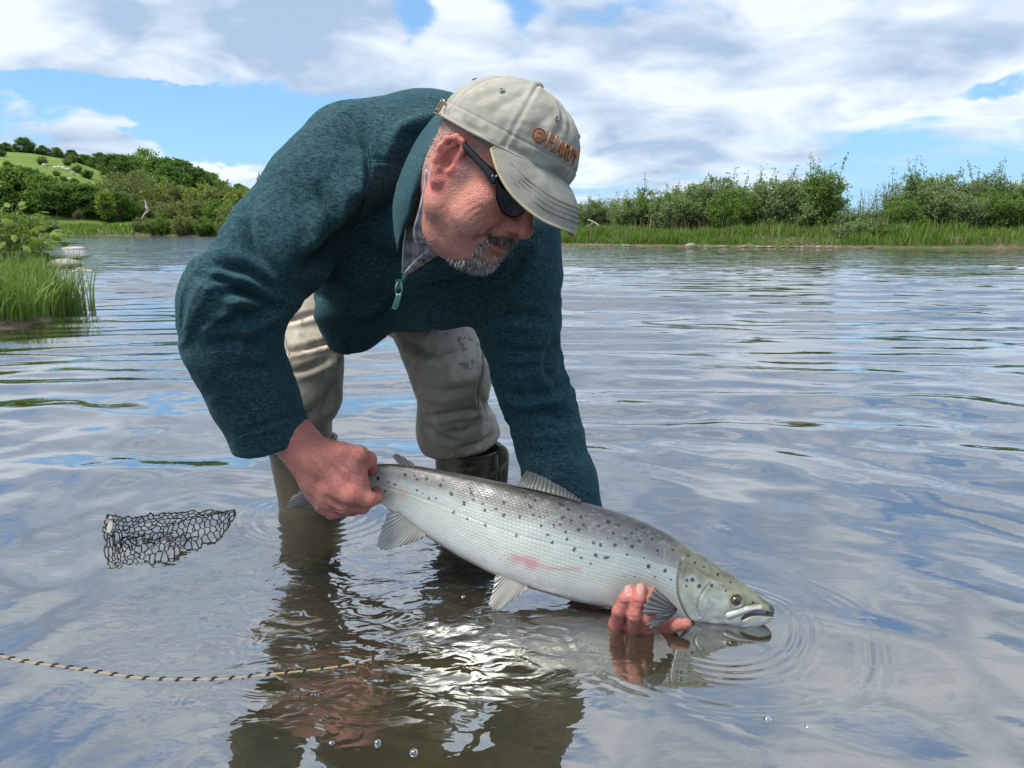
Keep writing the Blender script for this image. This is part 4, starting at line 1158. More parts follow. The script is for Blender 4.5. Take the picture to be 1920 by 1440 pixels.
# crow's feet and cheek smile lines
for i, (a, b) in enumerate([((0.048, 0.064, -0.002), (0.064, 0.036, -0.006)), ((0.046, 0.066, -0.010), (0.063, 0.040, -0.020)), ((0.044, 0.068, -0.018), (0.060, 0.046, -0.034)), ((0.043, 0.072, -0.026), (0.055, 0.056, -0.046)), ((0.047, 0.066, 0.006), (0.066, 0.034, 0.008))]):
    a, b = np.array(a), np.array(b); q = np.stack([ax_, Y, Z], 1)
    t = np.clip((q - a) @ (b - a) / ((b - a) @ (b - a)), 0, 1)
    dd = np.linalg.norm(q - a - t[:, None] * (b - a), axis=1)
    rel -= 0.0016 * gs(dd, 0.0022) * (1 - 0.5 * t)
rel += head_m * 0.0004 * fbm(bv, 160, 2, 5)
hand_m = ~head_m
rel += hand_m * 0.0006 * fbm(bv, 90, 3, 9)
def skin_crease(strokes):
    """fine wrinkles: (polyline in photo pixels, half-width px, depth m); negative depth raises a tendon or vein"""
    u, w, z = to_px(bv); out = np.zeros(len(bv))
    face = ((CAM - bv) * nrm).sum(1)
    for pl, wid, dep in strokes:
        pl = spline(np.array(pl, float), 5 * len(pl))
        lo, hi = pl.min(0) - 4 * wid, pl.max(0) + 4 * wid
        idx = np.nonzero((u > lo[0]) & (u < hi[0]) & (w > lo[1]) & (w < hi[1]) & (face > 0))[0]
        if not len(idx):
            continue
        q = np.stack([u[idx], w[idx]], 1); best = np.full(len(idx), 1e9); tt = np.zeros(len(idx))
        for i in range(len(pl) - 1):
            a_, b_ = pl[i], pl[i + 1]; t = np.clip((q - a_) @ (b_ - a_) / max(((b_ - a_) ** 2).sum(), 1e-9), 0, 1)
            dd = np.linalg.norm(q - a_ - t[:, None] * (b_ - a_), axis=1); c = dd < best
            best = np.where(c, dd, best); tt = np.where(c, (i + t) / (len(pl) - 1), tt)
        out[idx] -= (0.55 if pl[:, 1].max() < 520 else 1.35) * dep * np.exp(-(best / wid) ** 2) * np.sin(np.clip(tt, 0.03, 0.97) * math.pi) ** 0.6
    return out
WRINKLES = [([(906, 372), (888, 380), (868, 394)], 2.2, 0.0018), ([(908, 384), (890, 392), (872, 406)], 2.2, 0.0020), ([(910, 396), (893, 405), (876, 418)], 2.2, 0.0018), ([(914, 408), (896, 420), (882, 432)], 2.4, 0.0016), ([(903, 360), (885, 364), (868, 372)], 2.0, 0.0014),
    ([(930, 418), (908, 430), (890, 446), (878, 462)], 3.2, 0.0030), ([(940, 424), (926, 432), (914, 440)], 2.4, 0.0016), ([(842, 352), (848, 372), (858, 390)], 3, 0.0012), ([(832, 380), (842, 410), (860, 438)], 3.5, 0.0016),
    # right hand: tendons, knuckle folds, gaps between the fingers
    ([(575, 840), (605, 880), (628, 918)], 6, -0.0020), ([(590, 838), (625, 868), (650, 892)], 6, -0.0018), ([(566, 860), (588, 905), (608, 936)], 6, -0.0018), ([(560, 828), (590, 850), (612, 880), (618, 900)], 2.5, -0.0012),
    ([(655, 838), (662, 848), (664, 860)], 2.2, 0.0014), ([(662, 838), (669, 848), (670, 860)], 2.0, 0.0010), ([(640, 872), (655, 884), (662, 900)], 3, 0.0016),
    ([(612, 930), (640, 946), (672, 952)], 2.6, 0.0030), ([(606, 944), (628, 958), (655, 962)], 2.6, 0.0028), ([(648, 918), (656, 930), (656, 942)], 2.5, 0.0010), ([(668, 922), (676, 932), (676, 944)], 2.5, 0.0012),
    ([(540, 818), (556, 812), (572, 800)], 2.4, 0.0012), ([(532, 832), (550, 826), (566, 818)], 2.0, 0.0009),
    # left fingers: joint creases
    ([(1160, 1128), (1170, 1132), (1182, 1132)], 1.7, 0.0012), ([(1187, 1128), (1197, 1131), (1208, 1130)], 1.7, 0.0012), ([(1150, 1154), (1160, 1160), (1172, 1158)], 1.8, 0.0013), ([(1180, 1156), (1190, 1160), (1201, 1157)], 1.8, 0.0013), ([(1210, 1134), (1218, 1137), (1228, 1135)], 1.7, 0.0010), ([(1264, 1164), (1267, 1172), (1266, 1181)], 1.7, 0.0010)]
bv = bv + nrm * skin_crease(WRINKLES)[:, None]
bv = bv + nrm * (rel * HS)[:, None]
# colours
sk = np.tile(np.array([[0.54, 0.195, 0.140]]), (len(bv), 1))
def blend(mask, col):
    global sk
    sk = sk * (1 - mask[:, None]) + np.array(col)[None] * mask[:, None]
mott = fbm(bv, 70, 3, 21)
blend(np.clip(0.25 + 0.45 * mott, 0, 0.6), (0.56, 0.225, 0.165))
pinkh = smooth(0, 1, hand_m * 1.0)
blend(pinkh * np.clip(0.6 + 0.35 * fbm(bv, 40, 3, 4), 0, 0.95), (0.66, 0.190, 0.150))
blend(head_m * np.clip(gs(ax_ - 0.045, 0.02) * gs(Z + 0.02, 0.022) * (Y > 0.03), 0, 1) * 0.7, (0.57, 0.175, 0.130))
blend(head_m * gs(X, 0.018) * gs(Y - 0.112, 0.012) * gs(Z + 0.026, 0.018) * 0.8, (0.55, 0.150, 0.115))
earm = head_m * (ax_ > 0.0775) * (Y < 0.012) * (Z > -0.05) * (Z < 0.045)
blend(earm * 0.85, (0.62, 0.16, 0.13))
# shaved hair: temples and nape, sideburn
hair = head_m * np.maximum(smooth(0.020, 0.034, Z - 0.3 * np.maximum(Y, 0)) * smooth(0.062, 0.042, Y), smooth(-0.030, -0.050, Y) * smooth(-0.075, -0.02, Z)) * (1 - earm)
hair = np.maximum(hair, head_m * gs(ax_ - 0.074, 0.016) * gs(Y - 0.018, 0.012) * smooth(-0.035, -0.005, Z) * (1 - earm) * 0.75)
blend(np.clip(hair * (0.62 + 0.25 * fbm(bv, 300, 2, 8)), 0, 0.85), (0.27, 0.215, 0.19))
# stubble on the jaw, goatee and moustache
jaw = head_m * smooth(-0.040, -0.070, Z + 0.25 * (0.06 - Y)) * smooth(-0.03, 0.02, Y) * (Z > -0.13)
blend(np.clip(jaw * (0.30 + 0.25 * fbm(bv, 420, 2, 31)), 0, 0.6), (0.33, 0.22, 0.19))
goat = head_m * smooth(0.040, 0.032, ax_) * np.maximum(smooth(-0.086, -0.096, Z) * (0.45 + 0.55 * smooth(0.006, 0.018, ax_)), gs(ax_ - 0.032, 0.007) * smooth(-0.060, -0.072, Z)) * smooth(0.035, 0.055, Y) * (Z > -0.122)
goat = np.maximum(goat, head_m * gs(X, 0.006) * gs(Z + 0.083, 0.005) * (Y > 0.06) * 0.6)
must = head_m * smooth(0.034, 0.026, ax_) * gs(Z + 0.0495 + 0.22 * ax_, 0.0055) * (Y > 0.07)
blend(np.clip(must * 0.75, 0, 0.9), (0.09, 0.065, 0.055))
blend(np.clip(goat * (0.62 + 0.3 * fbm(bv, 500, 2, 41)), 0, 0.9), (0.30, 0.28, 0.27))
lipm = head_m * (Y > 0.08) * smooth(0.024, 0.018, ax_) * smooth(0.013, 0.008, np.abs(Z + 0.066))
blend(np.clip(lipm * 0.8, 0, 1), (0.42, 0.105, 0.09))
slit = head_m * (Y > 0.07) * smooth(0.027, 0.020, ax_) * smooth(0.0035, 0.0015, np.abs(Z + 0.0640 - 0.04 * (ax_ - 0.0)))
blend(slit * 0.8, (0.10, 0.02, 0.02))
# finger nails of the hand under the fish, drops of water glint from the roughness map
def nail(px, py, z, r):
    c = P(px, py, z)
    q = bv - c
    m = smooth(r * 1.15, r * 0.9, np.hypot(q @ CR * 1.25, q @ CU)) * (np.abs(q @ CF) < 0.012)
    blend(m * 0.9, (0.74, 0.42, 0.36))
nail(1178, 1109, 1.25, 0.0072); nail(1201, 1106, 1.24, 0.0075)

skin, g = material('skin')
p = g.coord('Object')
col = g.attr('skin')
col = g.mix(g.rng(g.noise(p, 900, 2, 0.6), 0.35, 0.65, 0.0, 0.22), col, (0.62, 0.36, 0.27))
col = g.mix(g.rng(g.noise(p, 260, 3, 0.6), 0.48, 0.72, 0.0, 0.38), col, (0.42, 0.085, 0.065))
bh = g.add(g.mul(g.noise(p, 260, 4, 0.65), 0.9), g.mul(g.voro(p, 600), 0.6))
sh_ = g.bsdf(col, g.rng(g.noise(p, 120, 3), 0.3, 0.7, g.rng(g.attr('wet', 'Fac'), 0.0, 1.0, 0.44, 0.24), g.rng(g.attr('wet', 'Fac'), 0.0, 1.0, 0.62, 0.42)), normal=g.bump(bh, 0.7, 0.0022), Subsurface_Weight=0.12, Subsurface_Scale=0.01, Specular_IOR_Level=0.45)
g.out(sh_)

person = empty('person', PW(740, 960), category='person', label='man in teal fleece and beige cap bending over the water holding a salmon')
ob = new_obj('body', bv, bf, skin, person)
set_color(ob, 'skin', sk)
set_color(ob, 'wet', hand_m * 1.0)
# ------------------------------------------------------------------ fleece jacket
def crease(v, nrm, strokes, seed=0):
    """press folds into cloth: strokes are (polyline in photo pixels at the cloth, half-width px, depth m, [ridge])"""
    u, w, z = to_px(v)
    face = ((CAM - v) * nrm).sum(1) / np.linalg.norm(CAM - v, axis=1)
    d = np.zeros(len(v))
    for pl, wid, dep in strokes:
        pl = np.array(pl, float)
        if len(pl) > 2:
            pl = spline(pl, 4 * len(pl))
        lo, hi = pl.min(0) - 5 * wid, pl.max(0) + 5 * wid
        idx = np.nonzero((u > lo[0]) & (u < hi[0]) & (w > lo[1]) & (w < hi[1]) & (face > -0.15))[0]
        if not len(idx):
            continue
        q = np.stack([u[idx], w[idx]], 1)
        best = np.full(len(idx), 1e9); tt = np.zeros(len(idx)); sg = np.zeros(len(idx))
        seg = np.linalg.norm(np.diff(pl, axis=0), axis=1); cum = np.concatenate([[0], np.cumsum(seg)])
        for i in range(len(pl) - 1):
            a, b = pl[i], pl[i + 1]
            t = np.clip((q - a) @ (b - a) / max(((b - a) ** 2).sum(), 1e-9), 0, 1)
            e = q - a - t[:, None] * (b - a)
            dd = np.hypot(e[:, 0], e[:, 1]); c = dd < best
            best = np.where(c, dd, best); tt = np.where(c, (cum[i] + t * seg[i]) / cum[-1], tt)
            sg = np.where(c, np.sign((b - a)[0] * e[:, 1] - (b - a)[1] * e[:, 0]), sg)
        taper = np.sin(np.clip(tt, 0.02, 0.98) * math.pi) ** 0.5
        x = best / wid
        prof = np.exp(-np.abs(x / 0.85) ** 1.5) - 0.34 * np.exp(-((x - 1.9) / 0.9) ** 2) * (1 + 0.5 * sg)      # groove with raised lips
        d[idx] -= dep * 2.3 * prof * taper * smooth(-0.15, 0.2, face[idx])
    return d

def px_cone(S, rows, k=0.02, op='u'):
    p, r = PZ(*rows); S.chain(p, r, k, op)

jk = SDF()
px_cone(jk, [(690, 312, 1.44, 112), (800, 315, 1.46, 122), (905, 400, 1.44, 110), (945, 455, 1.42, 92)], 0.06)        # shoulder girdle and upper back
px_cone(jk, [(800, 330, 1.47, 125), (760, 440, 1.60, 122), (735, 530, 1.74, 105)], 0.06)                             # trunk to waist
px_cone(jk, [(720, 400, 1.44, 105), (690, 500, 1.54, 92), (668, 582, 1.60, 66), (657, 618, 1.61, 40), (652, 640, 1.615, 20)], 0.05)          # his right front hanging down
px_cone(jk, [(850, 450, 1.42, 100), (840, 515, 1.48, 90), (780, 560, 1.56, 62)], 0.05)                                # his left front
px_cone(jk, [(660, 300, 1.42, 100), (600, 372, 1.385, 100), (520, 468, 1.345, 92), (438, 566, 1.325, 92)], 0.04)       # right sleeve
px_cone(jk, [(438, 566, 1.325, 93), (432, 640, 1.345, 84), (470, 730, 1.385, 76), (515, 838, 1.43, 74)], 0.03)
px_cone(jk, [(950, 440, 1.41, 92), (975, 520, 1.43, 70), (974, 610, 1.465, 67), (988, 700, 1.50, 59), (1010, 760, 1.525, 60)], 0.04)     # left sleeve
px_cone(jk, [(1010, 760, 1.525, 60), (1030, 830, 1.51, 60), (1052, 900, 1.485, 62), (1078, 985, 1.465, 60)], 0.03)
# cut the right cuff square, the hem, and the neck opening
w0 = P(515, 838, 1.43)
cuff_n = P(510, 822, 1.425) - P(476, 735, 1.385)
def near_cut(S, c, n, centre, R, k=0.004):
    c = np.asarray(c); n = np.asarray(n) / np.linalg.norm(n); centre = np.asarray(centre)
    def fn(p):
        return np.maximum(-((p - c) @ n), np.linalg.norm(p - centre, axis=1) - R)
    S.items.append((fn, 's', k, centre, R))
near_cut(jk, P(511, 821, 1.425), cuff_n, P(530, 862, 1.43), 0.15)
near_cut(jk, P(1078, 985, 1.465), P(1078, 985, 1.465) - P(1050, 895, 1.485), P(1100, 1045, 1.45), 0.11)
hem_a, hem_b, hem_c = P(540, 520, 1.78), P(652, 656, 1.60), P(905, 606, 1.70)
hem_n = np.cross(hem_b - hem_a, hem_c - hem_a); hem_n /= np.linalg.norm(hem_n)
if hem_n @ (P(700, 700, 1.9) - hem_b) < 0:
    hem_n = -hem_n
near_cut(jk, hem_b + 0.002 * hem_n, hem_n, hem_b + hem_n * 0.30 + P(720, 600, 1.7) - P(652, 656, 1.6), 0.34)
# neck hole: a cone round the neck, opened down the front to the slider of the zip
jk.cone(hd(0, -0.03, -0.02), P(826, 400, 1.30), 0.066, 0.056, 0.010, 's')
px_cone(jk, [(845, 330, 1.12, 60), (828, 420, 1.20, 50), (800, 470, 1.27, 26), (764, 512, 1.325, 7)], 0.010, 's')
jv, jf = sdf_mesh(jk, (-0.7, 0.9, 0.0), (0.45, 2.2, 1.15), 0.0042, 4, 2)
jn = vnormals(jv, jf)
d = crease(jv, jn, [
    ([(640, 205), (676, 245), (690, 300), (684, 350), (672, 420)], 7, 0.0035),          # armhole seam
    ([(690, 301), (720, 303), (752, 304)], 5, 0.002),                                    # yoke seam
    ([(668, 392), (650, 440), (618, 478), (570, 500)], 16, 0.014),                       # armpit folds
    ([(628, 380), (622, 430), (600, 470)], 13, 0.007), ([(600, 350), (612, 410), (606, 450)], 12, 0.005),
    ([(760, 320), (715, 400), (650, 470), (590, 500)], 34, 0.020),                       # deep fold from collar to armpit
    ([(800, 240), (765, 280), (745, 330)], 14, 0.008), ([(830, 232), (780, 250), (742, 268)], 10, 0.004),
    ([(470, 375), (462, 420), (478, 470), (520, 520)], 12, 0.0075),                      # upper sleeve
    ([(395, 490), (430, 500), (470, 512), (515, 545)], 11, 0.010), ([(420, 545), (470, 552), (515, 572)], 10, 0.012),
    ([(380, 520), (430, 530), (490, 560)], 9, 0.006), ([(440, 590), (480, 590), (520, 575)], 11, 0.010),
    ([(400, 610), (450, 606), (500, 604)], 8, 0.004), ([(395, 650), (440, 642), (500, 655)], 9, 0.003), ([(420, 700), (470, 690), (530, 700)], 9, 0.0025),
    ([(452, 812), (510, 792), (572, 772)], 5, 0.0024),                                   # cuff hem stitch
    ([(650, 470), (720, 490), (820, 480), (900, 500)], 26, 0.010), ([(690, 520), (760, 560), (850, 560)], 20, 0.006),
    ([(742, 560), (712, 585), (670, 604)], 6, 0.004), ([(560, 540), (610, 560), (680, 560)], 18, 0.006),
    ([(880, 520), (900, 470), (940, 440)], 16, 0.007), ([(925, 560), (960, 520), (985, 480)], 13, 0.006), ([(918, 600), (965, 590), (1030, 600)], 10, 0.005),
    ([(930, 650), (980, 662), (1036, 655)], 9, 0.005), ([(1040, 640), (1025, 690), (1042, 720)], 9, 0.006), ([(935, 690), (980, 690), (1030, 670)], 9, 0.004),
    ([(945, 735), (990, 742), (1040, 735), (1068, 715)], 9, 0.007), ([(960, 790), (1010, 772), (1050, 780), (1074, 790)], 12, 0.009),
    ([(975, 800), (1010, 800), (1060, 800)], 9, 0.004), ([(980, 850), (1030, 845), (1085, 850)], 13, 0.003), ([(640, 630), (650, 645), (655, 660)], 4, 0.003)])

def sleeve_folds(v, pts, lens, amp, seed):
    # irregular cross folds round a sleeve, strongest at the bend
    out = np.zeros(len(v)); best = np.full(len(v), 1e9); tt = np.zeros(len(v)); th = np.zeros(len(v))
    acc = 0.0
    for a, b in zip(pts[:-1], pts[1:]):
        ab = b - a; L = np.linalg.norm(ab); ax = ab / L
        t = np.clip((v - a) @ ax, 0, L); q = v - a - t[:, None] * ax; r = np.linalg.norm(q, axis=1)
        e1 = np.cross(ax, CF); e1 /= np.linalg.norm(e1); e2 = np.cross(ax, e1)
        c = r < best
        best = np.where(c, r, best); tt = np.where(c, acc + t, tt); th = np.where(c, np.arctan2(q @ e2, q @ e1), th)
        acc += L
    m = smooth(0.125, 0.10, best)
    env = sum(w * np.exp(-((tt - c) / s_) ** 2) for c, s_, w in lens)
    p = np.stack([tt * 17 + 0.9 * np.sin(th * 1.0 + 1) + 0.5 * np.sin(2 * th), np.cos(th) * 1.3, np.sin(th) * 1.3], 1)
    n = np.abs(vnoise(p, 1.0, seed)); n2 = np.abs(vnoise(p * np.array([2.1, 1.2, 1.2]), 1.0, seed + 5))
    ridge = (1 - n) ** 3 - 0.45 + 0.5 * ((1 - n2) ** 3 - 0.45)
    return amp * ridge * env * m
LA = np.linalg.norm(R_EL - R_SH); LB_ = np.linalg.norm(L_EL - L_SH)
d += sleeve_folds(jv, [R_SH, R_EL, R_WR], [(LA, 0.07, 1.0), (LA + 0.12, 0.10, 0.35), (LA - 0.13, 0.07, 0.35), (0.02, 0.06, 0.3)], 0.009, 3)
d += sleeve_folds(jv, [L_SH, L_EL, L_WR], [(LB_, 0.06, 1.0), (LB_ - 0.13, 0.08, 0.7), (LB_ + 0.13, 0.08, 0.4)], 0.010, 9)
d += 0.0022 * fbm(jv, 14, 3, 12) + 0.0005 * fbm(jv, 60, 2, 17)
jv = jv + jn * d[:, None]
jv = lapl(jv, jf, 1, 0.4)

fleece, g = material('teal_melange_fleece')
p = g.coord('Object')
st1 = g.noise(g.vm('MULTIPLY', p, (0.45, 1.0, 1.0)), 620, 3, 0.7)
st2 = g.noise(g.vm('MULTIPLY', p, (0.4, 1.0, 1.0)), 240, 3, 0.6)
mel = g.rng(g.add(g.mul(st1, 0.6), g.mul(st2, 0.4)), 0.38, 0.64)
col = g.mix(mel, (0.0055, 0.025, 0.033), (0.055, 0.118, 0.134))
col = g.mix(g.rng(g.noise(p, 14, 3), 0.45, 0.7, 0.0, 0.35), col, (0.012, 0.056, 0.072))
bh = g.add(g.mul(g.noise(p, 700, 2, 0.7), 0.6), g.mul(g.noise(p, 120, 3, 0.6), 0.8))
g.out(g.bsdf(col, 0.95, normal=g.bump(bh, 0.6, 0.0025), Sheen_Weight=0.12, Sheen_Roughness=0.45, Sheen_Tint=(0.35, 0.75, 0.85), Specular_IOR_Level=0.15))
def on_cloth(v, pts, lift=0.0, n=60, rad=7):
    # drop photo-pixel points onto the visible surface of a cloth mesh
    u, w, z = to_px(v); nn = []
    for a, b in spline(np.array(pts, float), n):
        idx = np.nonzero((np.abs(u - a) < rad) & (np.abs(w - b) < rad))[0]
        if len(idx) == 0:
            continue
        zc = np.percentile(z[idx], 12)
        nn.append(P(a, b, zc - lift))
    nn = np.array(nn)
    if len(nn) > 5:
        k = np.ones(5) / 5; pad = np.concatenate([nn[:1]] * 2 + [nn] + [nn[-1:]] * 2)
        nn = np.stack([np.convolve(pad[:, i], k, 'valid') for i in range(3)], 1)
    return nn
jacket = new_obj('jacket', jv, jf, fleece, person, label='dark teal melange fleece jacket with half open zip')

def sheet(name, rows_a, rows_b, thick, mat, parent, n=40, m=8, bulge=0.0, **kw):
    """a curved strip between two 3-D edge curves, with thickness"""
    a, b = spline(rows_a, n), spline(rows_b, n)
    t = np.linspace(0, 1, m)[None, :, None]
    mid = a[:, None] * (1 - t) + b[:, None] * t
    fc = grid_faces(n, m)
    v = mid.reshape(-1, 3)
    nr = vnormals(v, fc)
    v = v + nr * (bulge * np.sin(np.tile(np.linspace(0, math.pi, m), n)))[:, None]
    top, bot = v + nr * thick / 2, v - nr * thick / 2
    N = n * m
    idx = np.arange(N).reshape(n, m)
    edge = np.concatenate([idx[0, :-1], idx[:-1, -1], idx[-1, :0:-1], idx[:0:-1, 0]])
    e2 = np.roll(edge, -1)
    rim = np.stack([edge, e2, e2 + N, edge + N], 1)
    return new_obj(name, np.concatenate([top, bot]), np.concatenate([fc, fc[:, ::-1] + N, rim[:, ::-1]]), mat, parent, **kw)

# stand-up collar: outer edge follows the neck from behind the cap down to the top of the zip
sheet('collar', [P(850, 205, 1.24), P(826, 248, 1.155), P(798, 305, 1.115), P(784, 352, 1.12), P(776, 388, 1.155), P(768, 415, 1.20)],
      [P(820, 218, 1.36), P(788, 258, 1.315), P(758, 318, 1.285), P(741, 378, 1.29), P(742, 430, 1.32), P(750, 478, 1.35)], 0.007, fleece, jacket, 44, 10, 0.006)
# the other side of the open collar lies across his left chest
sheet('collar', [P(754, 520, 1.315), P(800, 492, 1.28), P(850, 475, 1.265), P(900, 470, 1.27), P(950, 450, 1.29)],
      [P(756, 532, 1.335), P(810, 525, 1.31), P(860, 512, 1.30), P(910, 505, 1.30), P(960, 480, 1.32)], 0.008, fleece, jacket, 36, 8, 0.006)

zipm, g = material('zip_tape')
g.out(g.bsdf((0.012, 0.055, 0.058), 0.5))
metal_green, g = material('zip_puller_enamel')
g.out(g.bsdf((0.02, 0.10, 0.085), 0.35, Specular_IOR_Level=0.6))
pale_edge, g = material('zip_teeth')
g.out(g.bsdf((0.16, 0.22, 0.23), 0.45, 0.2))
zpath = spline([P(775, 382, 1.150), P(766, 400, 1.195), P(760, 440, 1.245), P(757, 480, 1.285), P(755, 515, 1.305)], 40)
Mesh().tube(zpath, 0.0020, 6).build('zip_teeth', pale_edge, jacket)
z2 = spline([P(752, 530, 1.318), P(742, 558, 1.345), P(712, 585, 1.385), P(672, 604, 1.42)], 30)
slider = Mesh()
slider.box(P(749, 533, 1.30), (0.012, 0.008, 0.016))
slider.tube(spline([P(746, 530, 1.29), P(742, 540, 1.285), P(744, 551, 1.285), P(752, 551, 1.285), P(754, 540, 1.285), P(752, 530, 1.29)], 20), 0.0016, 6)
so = slider.build('zip_slider', metal_green, jacket, False)
sheet('zip_pull', [P(743, 551, 1.283), P(739, 565, 1.283), P(734, 578, 1.285)], [P(754, 553, 1.283), P(750, 567, 1.283), P(746, 581, 1.285)], 0.004, metal_green, jacket, 10, 4, 0.001)

# ------------------------------------------------------------------ checked shirt in the collar
shirtm, g = material('grey_check_shirt')
uvx, uvy, _ = g.sep(g.attr('weave', 'Vector'))[:3]
def bands(x, n, w):
    f = g.m('FRACT', g.mul(x, n))
    return g.rng(g.m('ABSOLUTE', g.m('SUBTRACT', f, 0.5)), w, w + 0.03, 1.0, 0.0)
b1 = g.add(g.mul(bands(uvx, 5.0, 0.20), 0.45), g.mul(bands(uvx, 15.0, 0.12), 0.2)); b2 = g.add(g.mul(bands(uvy, 4.0, 0.22), 0.45), g.mul(bands(g.add(uvy, 0.06), 12.0, 0.10), 0.2))
c = g.mix(g.m('MULTIPLY', g.add(b1, b2), 0.95, clamp=True), (0.50, 0.48, 0.50), (0.13, 0.125, 0.16))
g.out(g.bsdf(c, 0.85, normal=g.bump(g.noise(g.coord('Object'), 600, 2), 0.3, 0.001)))
def cloth(name, A, B, thick, parent, n=30, m=12, bulge=0.0, **kw):
    o = sheet(name, A, B, thick, shirtm, parent, n, m, bulge, **kw)
    u = np.repeat(np.linspace(0, 1, n), m); v = np.tile(np.linspace(0, 1, m), n)
    uv = np.stack([u, v, 0 * u], 1)
    set_color(o, 'weave', np.concatenate([uv, uv]))
    return o
shirt = cloth('shirt', [P(760, 400, 1.235), P(756, 450, 1.275), P(754, 500, 1.315), P(756, 520, 1.33)], [P(850, 410, 1.235), P(860, 455, 1.26), P(862, 480, 1.28), P(850, 495, 1.30)], 0.003, person, 30, 16, -0.01, label='grey and white checked shirt under the jacket')
cloth('collar_leaf', [P(799, 318, 1.09), P(796, 350, 1.10), P(786, 395, 1.14), P(776, 430, 1.185), P(780, 458, 1.21)],
      [P(812, 340, 1.085), P(806, 385, 1.095), P(806, 415, 1.12), P(826, 446, 1.15), P(826, 455, 1.165)], 0.003, shirt, 26, 10, 0.003)
cloth('collar_leaf', [P(826, 452, 1.17), P(845, 458, 1.165), P(868, 468, 1.17)], [P(812, 470, 1.205), P(830, 476, 1.20), P(862, 476, 1.195)], 0.003, shirt, 16, 8, 0.003)
pk = cloth('button_placket', [P(756, 512, 1.305), P(782, 485, 1.26), P(812, 462, 1.215)], [P(764, 516, 1.305), P(800, 492, 1.265), P(838, 466, 1.22)], 0.003, shirt, 20, 6, 0.002)
dark_plastic, g = material('dark_button')
g.out(g.bsdf((0.015, 0.015, 0.018), 0.35))
Mesh().ball(P(791, 488, 1.252), (0.0052, 0.0025, 0.0052), 7, 12, C2W).build('button', dark_plastic, shirt)

# ------------------------------------------------------------------ trousers
tr_ = SDF()
px_cone(tr_, [(610, 520, 1.86, 92), (572, 600, 1.775, 76), (574, 690, 1.70, 62), (572, 745, 1.70, 58)], 0.03)
px_cone(tr_, [(572, 745, 1.70, 57), (560, 790, 1.76, 54), (557, 838, 1.80, 66)], 0.03)
px_cone(tr_, [(790, 550, 1.86, 96), (826, 610, 1.78, 84), (838, 660, 1.73, 76), (846, 705, 1.70, 71)], 0.03)
px_cone(tr_, [(846, 705, 1.70, 71), (848, 760, 1.73, 60), (856, 806, 1.775, 72), (874, 842, 1.80, 71)], 0.025)
px_cone(tr_, [(640, 520, 1.88, 95), (760, 520, 1.88, 95)], 0.05)
near_cut(tr_, P(872, 826, 1.80), P(880, 880, 1.82) - P(866, 808, 1.79), P(885, 905, 1.82), 0.14)
near_cut(tr_, P(556, 822, 1.80), P(566, 872, 1.82) - P(552, 800, 1.78), P(565, 905, 1.82), 0.14)
tv, tf = sdf_mesh(tr_, (-0.7, 1.2, 0.0), (0.3, 2.3, 0.75), 0.0042, 4, 1)
tn = vnormals(tv, tf)
d = crease(tv, tn, [
    ([(500, 606), (545, 600), (600, 585)], 6, 0.004), ([(530, 662), (580, 650), (630, 638)], 6, 0.005), ([(540, 700), (580, 690), (620, 672)], 7, 0.003),
    ([(600, 780), (615, 755), (626, 720)], 7, 0.006), ([(560, 790), (590, 770), (610, 740)], 8, 0.004), ([(520, 825), (560, 810), (600, 800)], 6, 0.005),
    ([(897, 622), (906, 680), (896, 735), (898, 765)], 3, 0.0026),
    ([(800, 782), (840, 778), (890, 768), (915, 772)], 6, 0.0035), ([(800, 800), (830, 822), (860, 830)], 6, 0.0035), ([(900, 775), (880, 805), (840, 812)], 6, 0.003),
    ([(860, 842), (900, 832), (925, 812)], 5, 0.005), ([(900, 745), (915, 768), (912, 800)], 7, 0.006), ([(770, 640), (810, 660), (860, 655)], 10, 0.004), ([(780, 720), (830, 735), (890, 725)], 9, 0.003)])
d += 0.0026 * fbm(tv, 16, 3, 3) + 0.0006 * fbm(tv, 70, 2, 5)
tv = lapl(tv + tn * d[:, None], tf, 1, 0.4)
trm, g = material('beige_wet_trousers')
p = g.coord('Object')
dry = g.mix(g.rng(g.noise(p, 9, 4), 0.35, 0.65), (0.50, 0.44, 0.345), (0.58, 0.52, 0.42))
wet = (0.20, 0.175, 0.13)
px_, py_, pz_ = g.sep(p)[:3]
big = g.add(g.noise(p, 11, 5, 0.62), g.mul(g.rng(pz_, 0.52, 0.26), 0.16))
spl = g.m('MAXIMUM', g.rng(g.noise(p, 46, 3, 0.5), 0.58, 0.66), g.rng(big, 0.50, 0.66))
spl = g.mul(spl, g.rng(pz_, 0.56, 0.46))
c = g.mix(g.mul(spl, 0.8), dry, wet)
g.out(g.bsdf(c, g.mix(spl, (0.85,) * 3, (0.5,) * 3), normal=g.bump(g.add(g.noise(p, 500, 2), g.mul(g.noise(p, 40, 3), 0.6)), 0.35, 0.002)))
new_obj('trousers', tv, tf, trm, person, label='beige cotton trousers spotted with wet patches, tucked into boots')

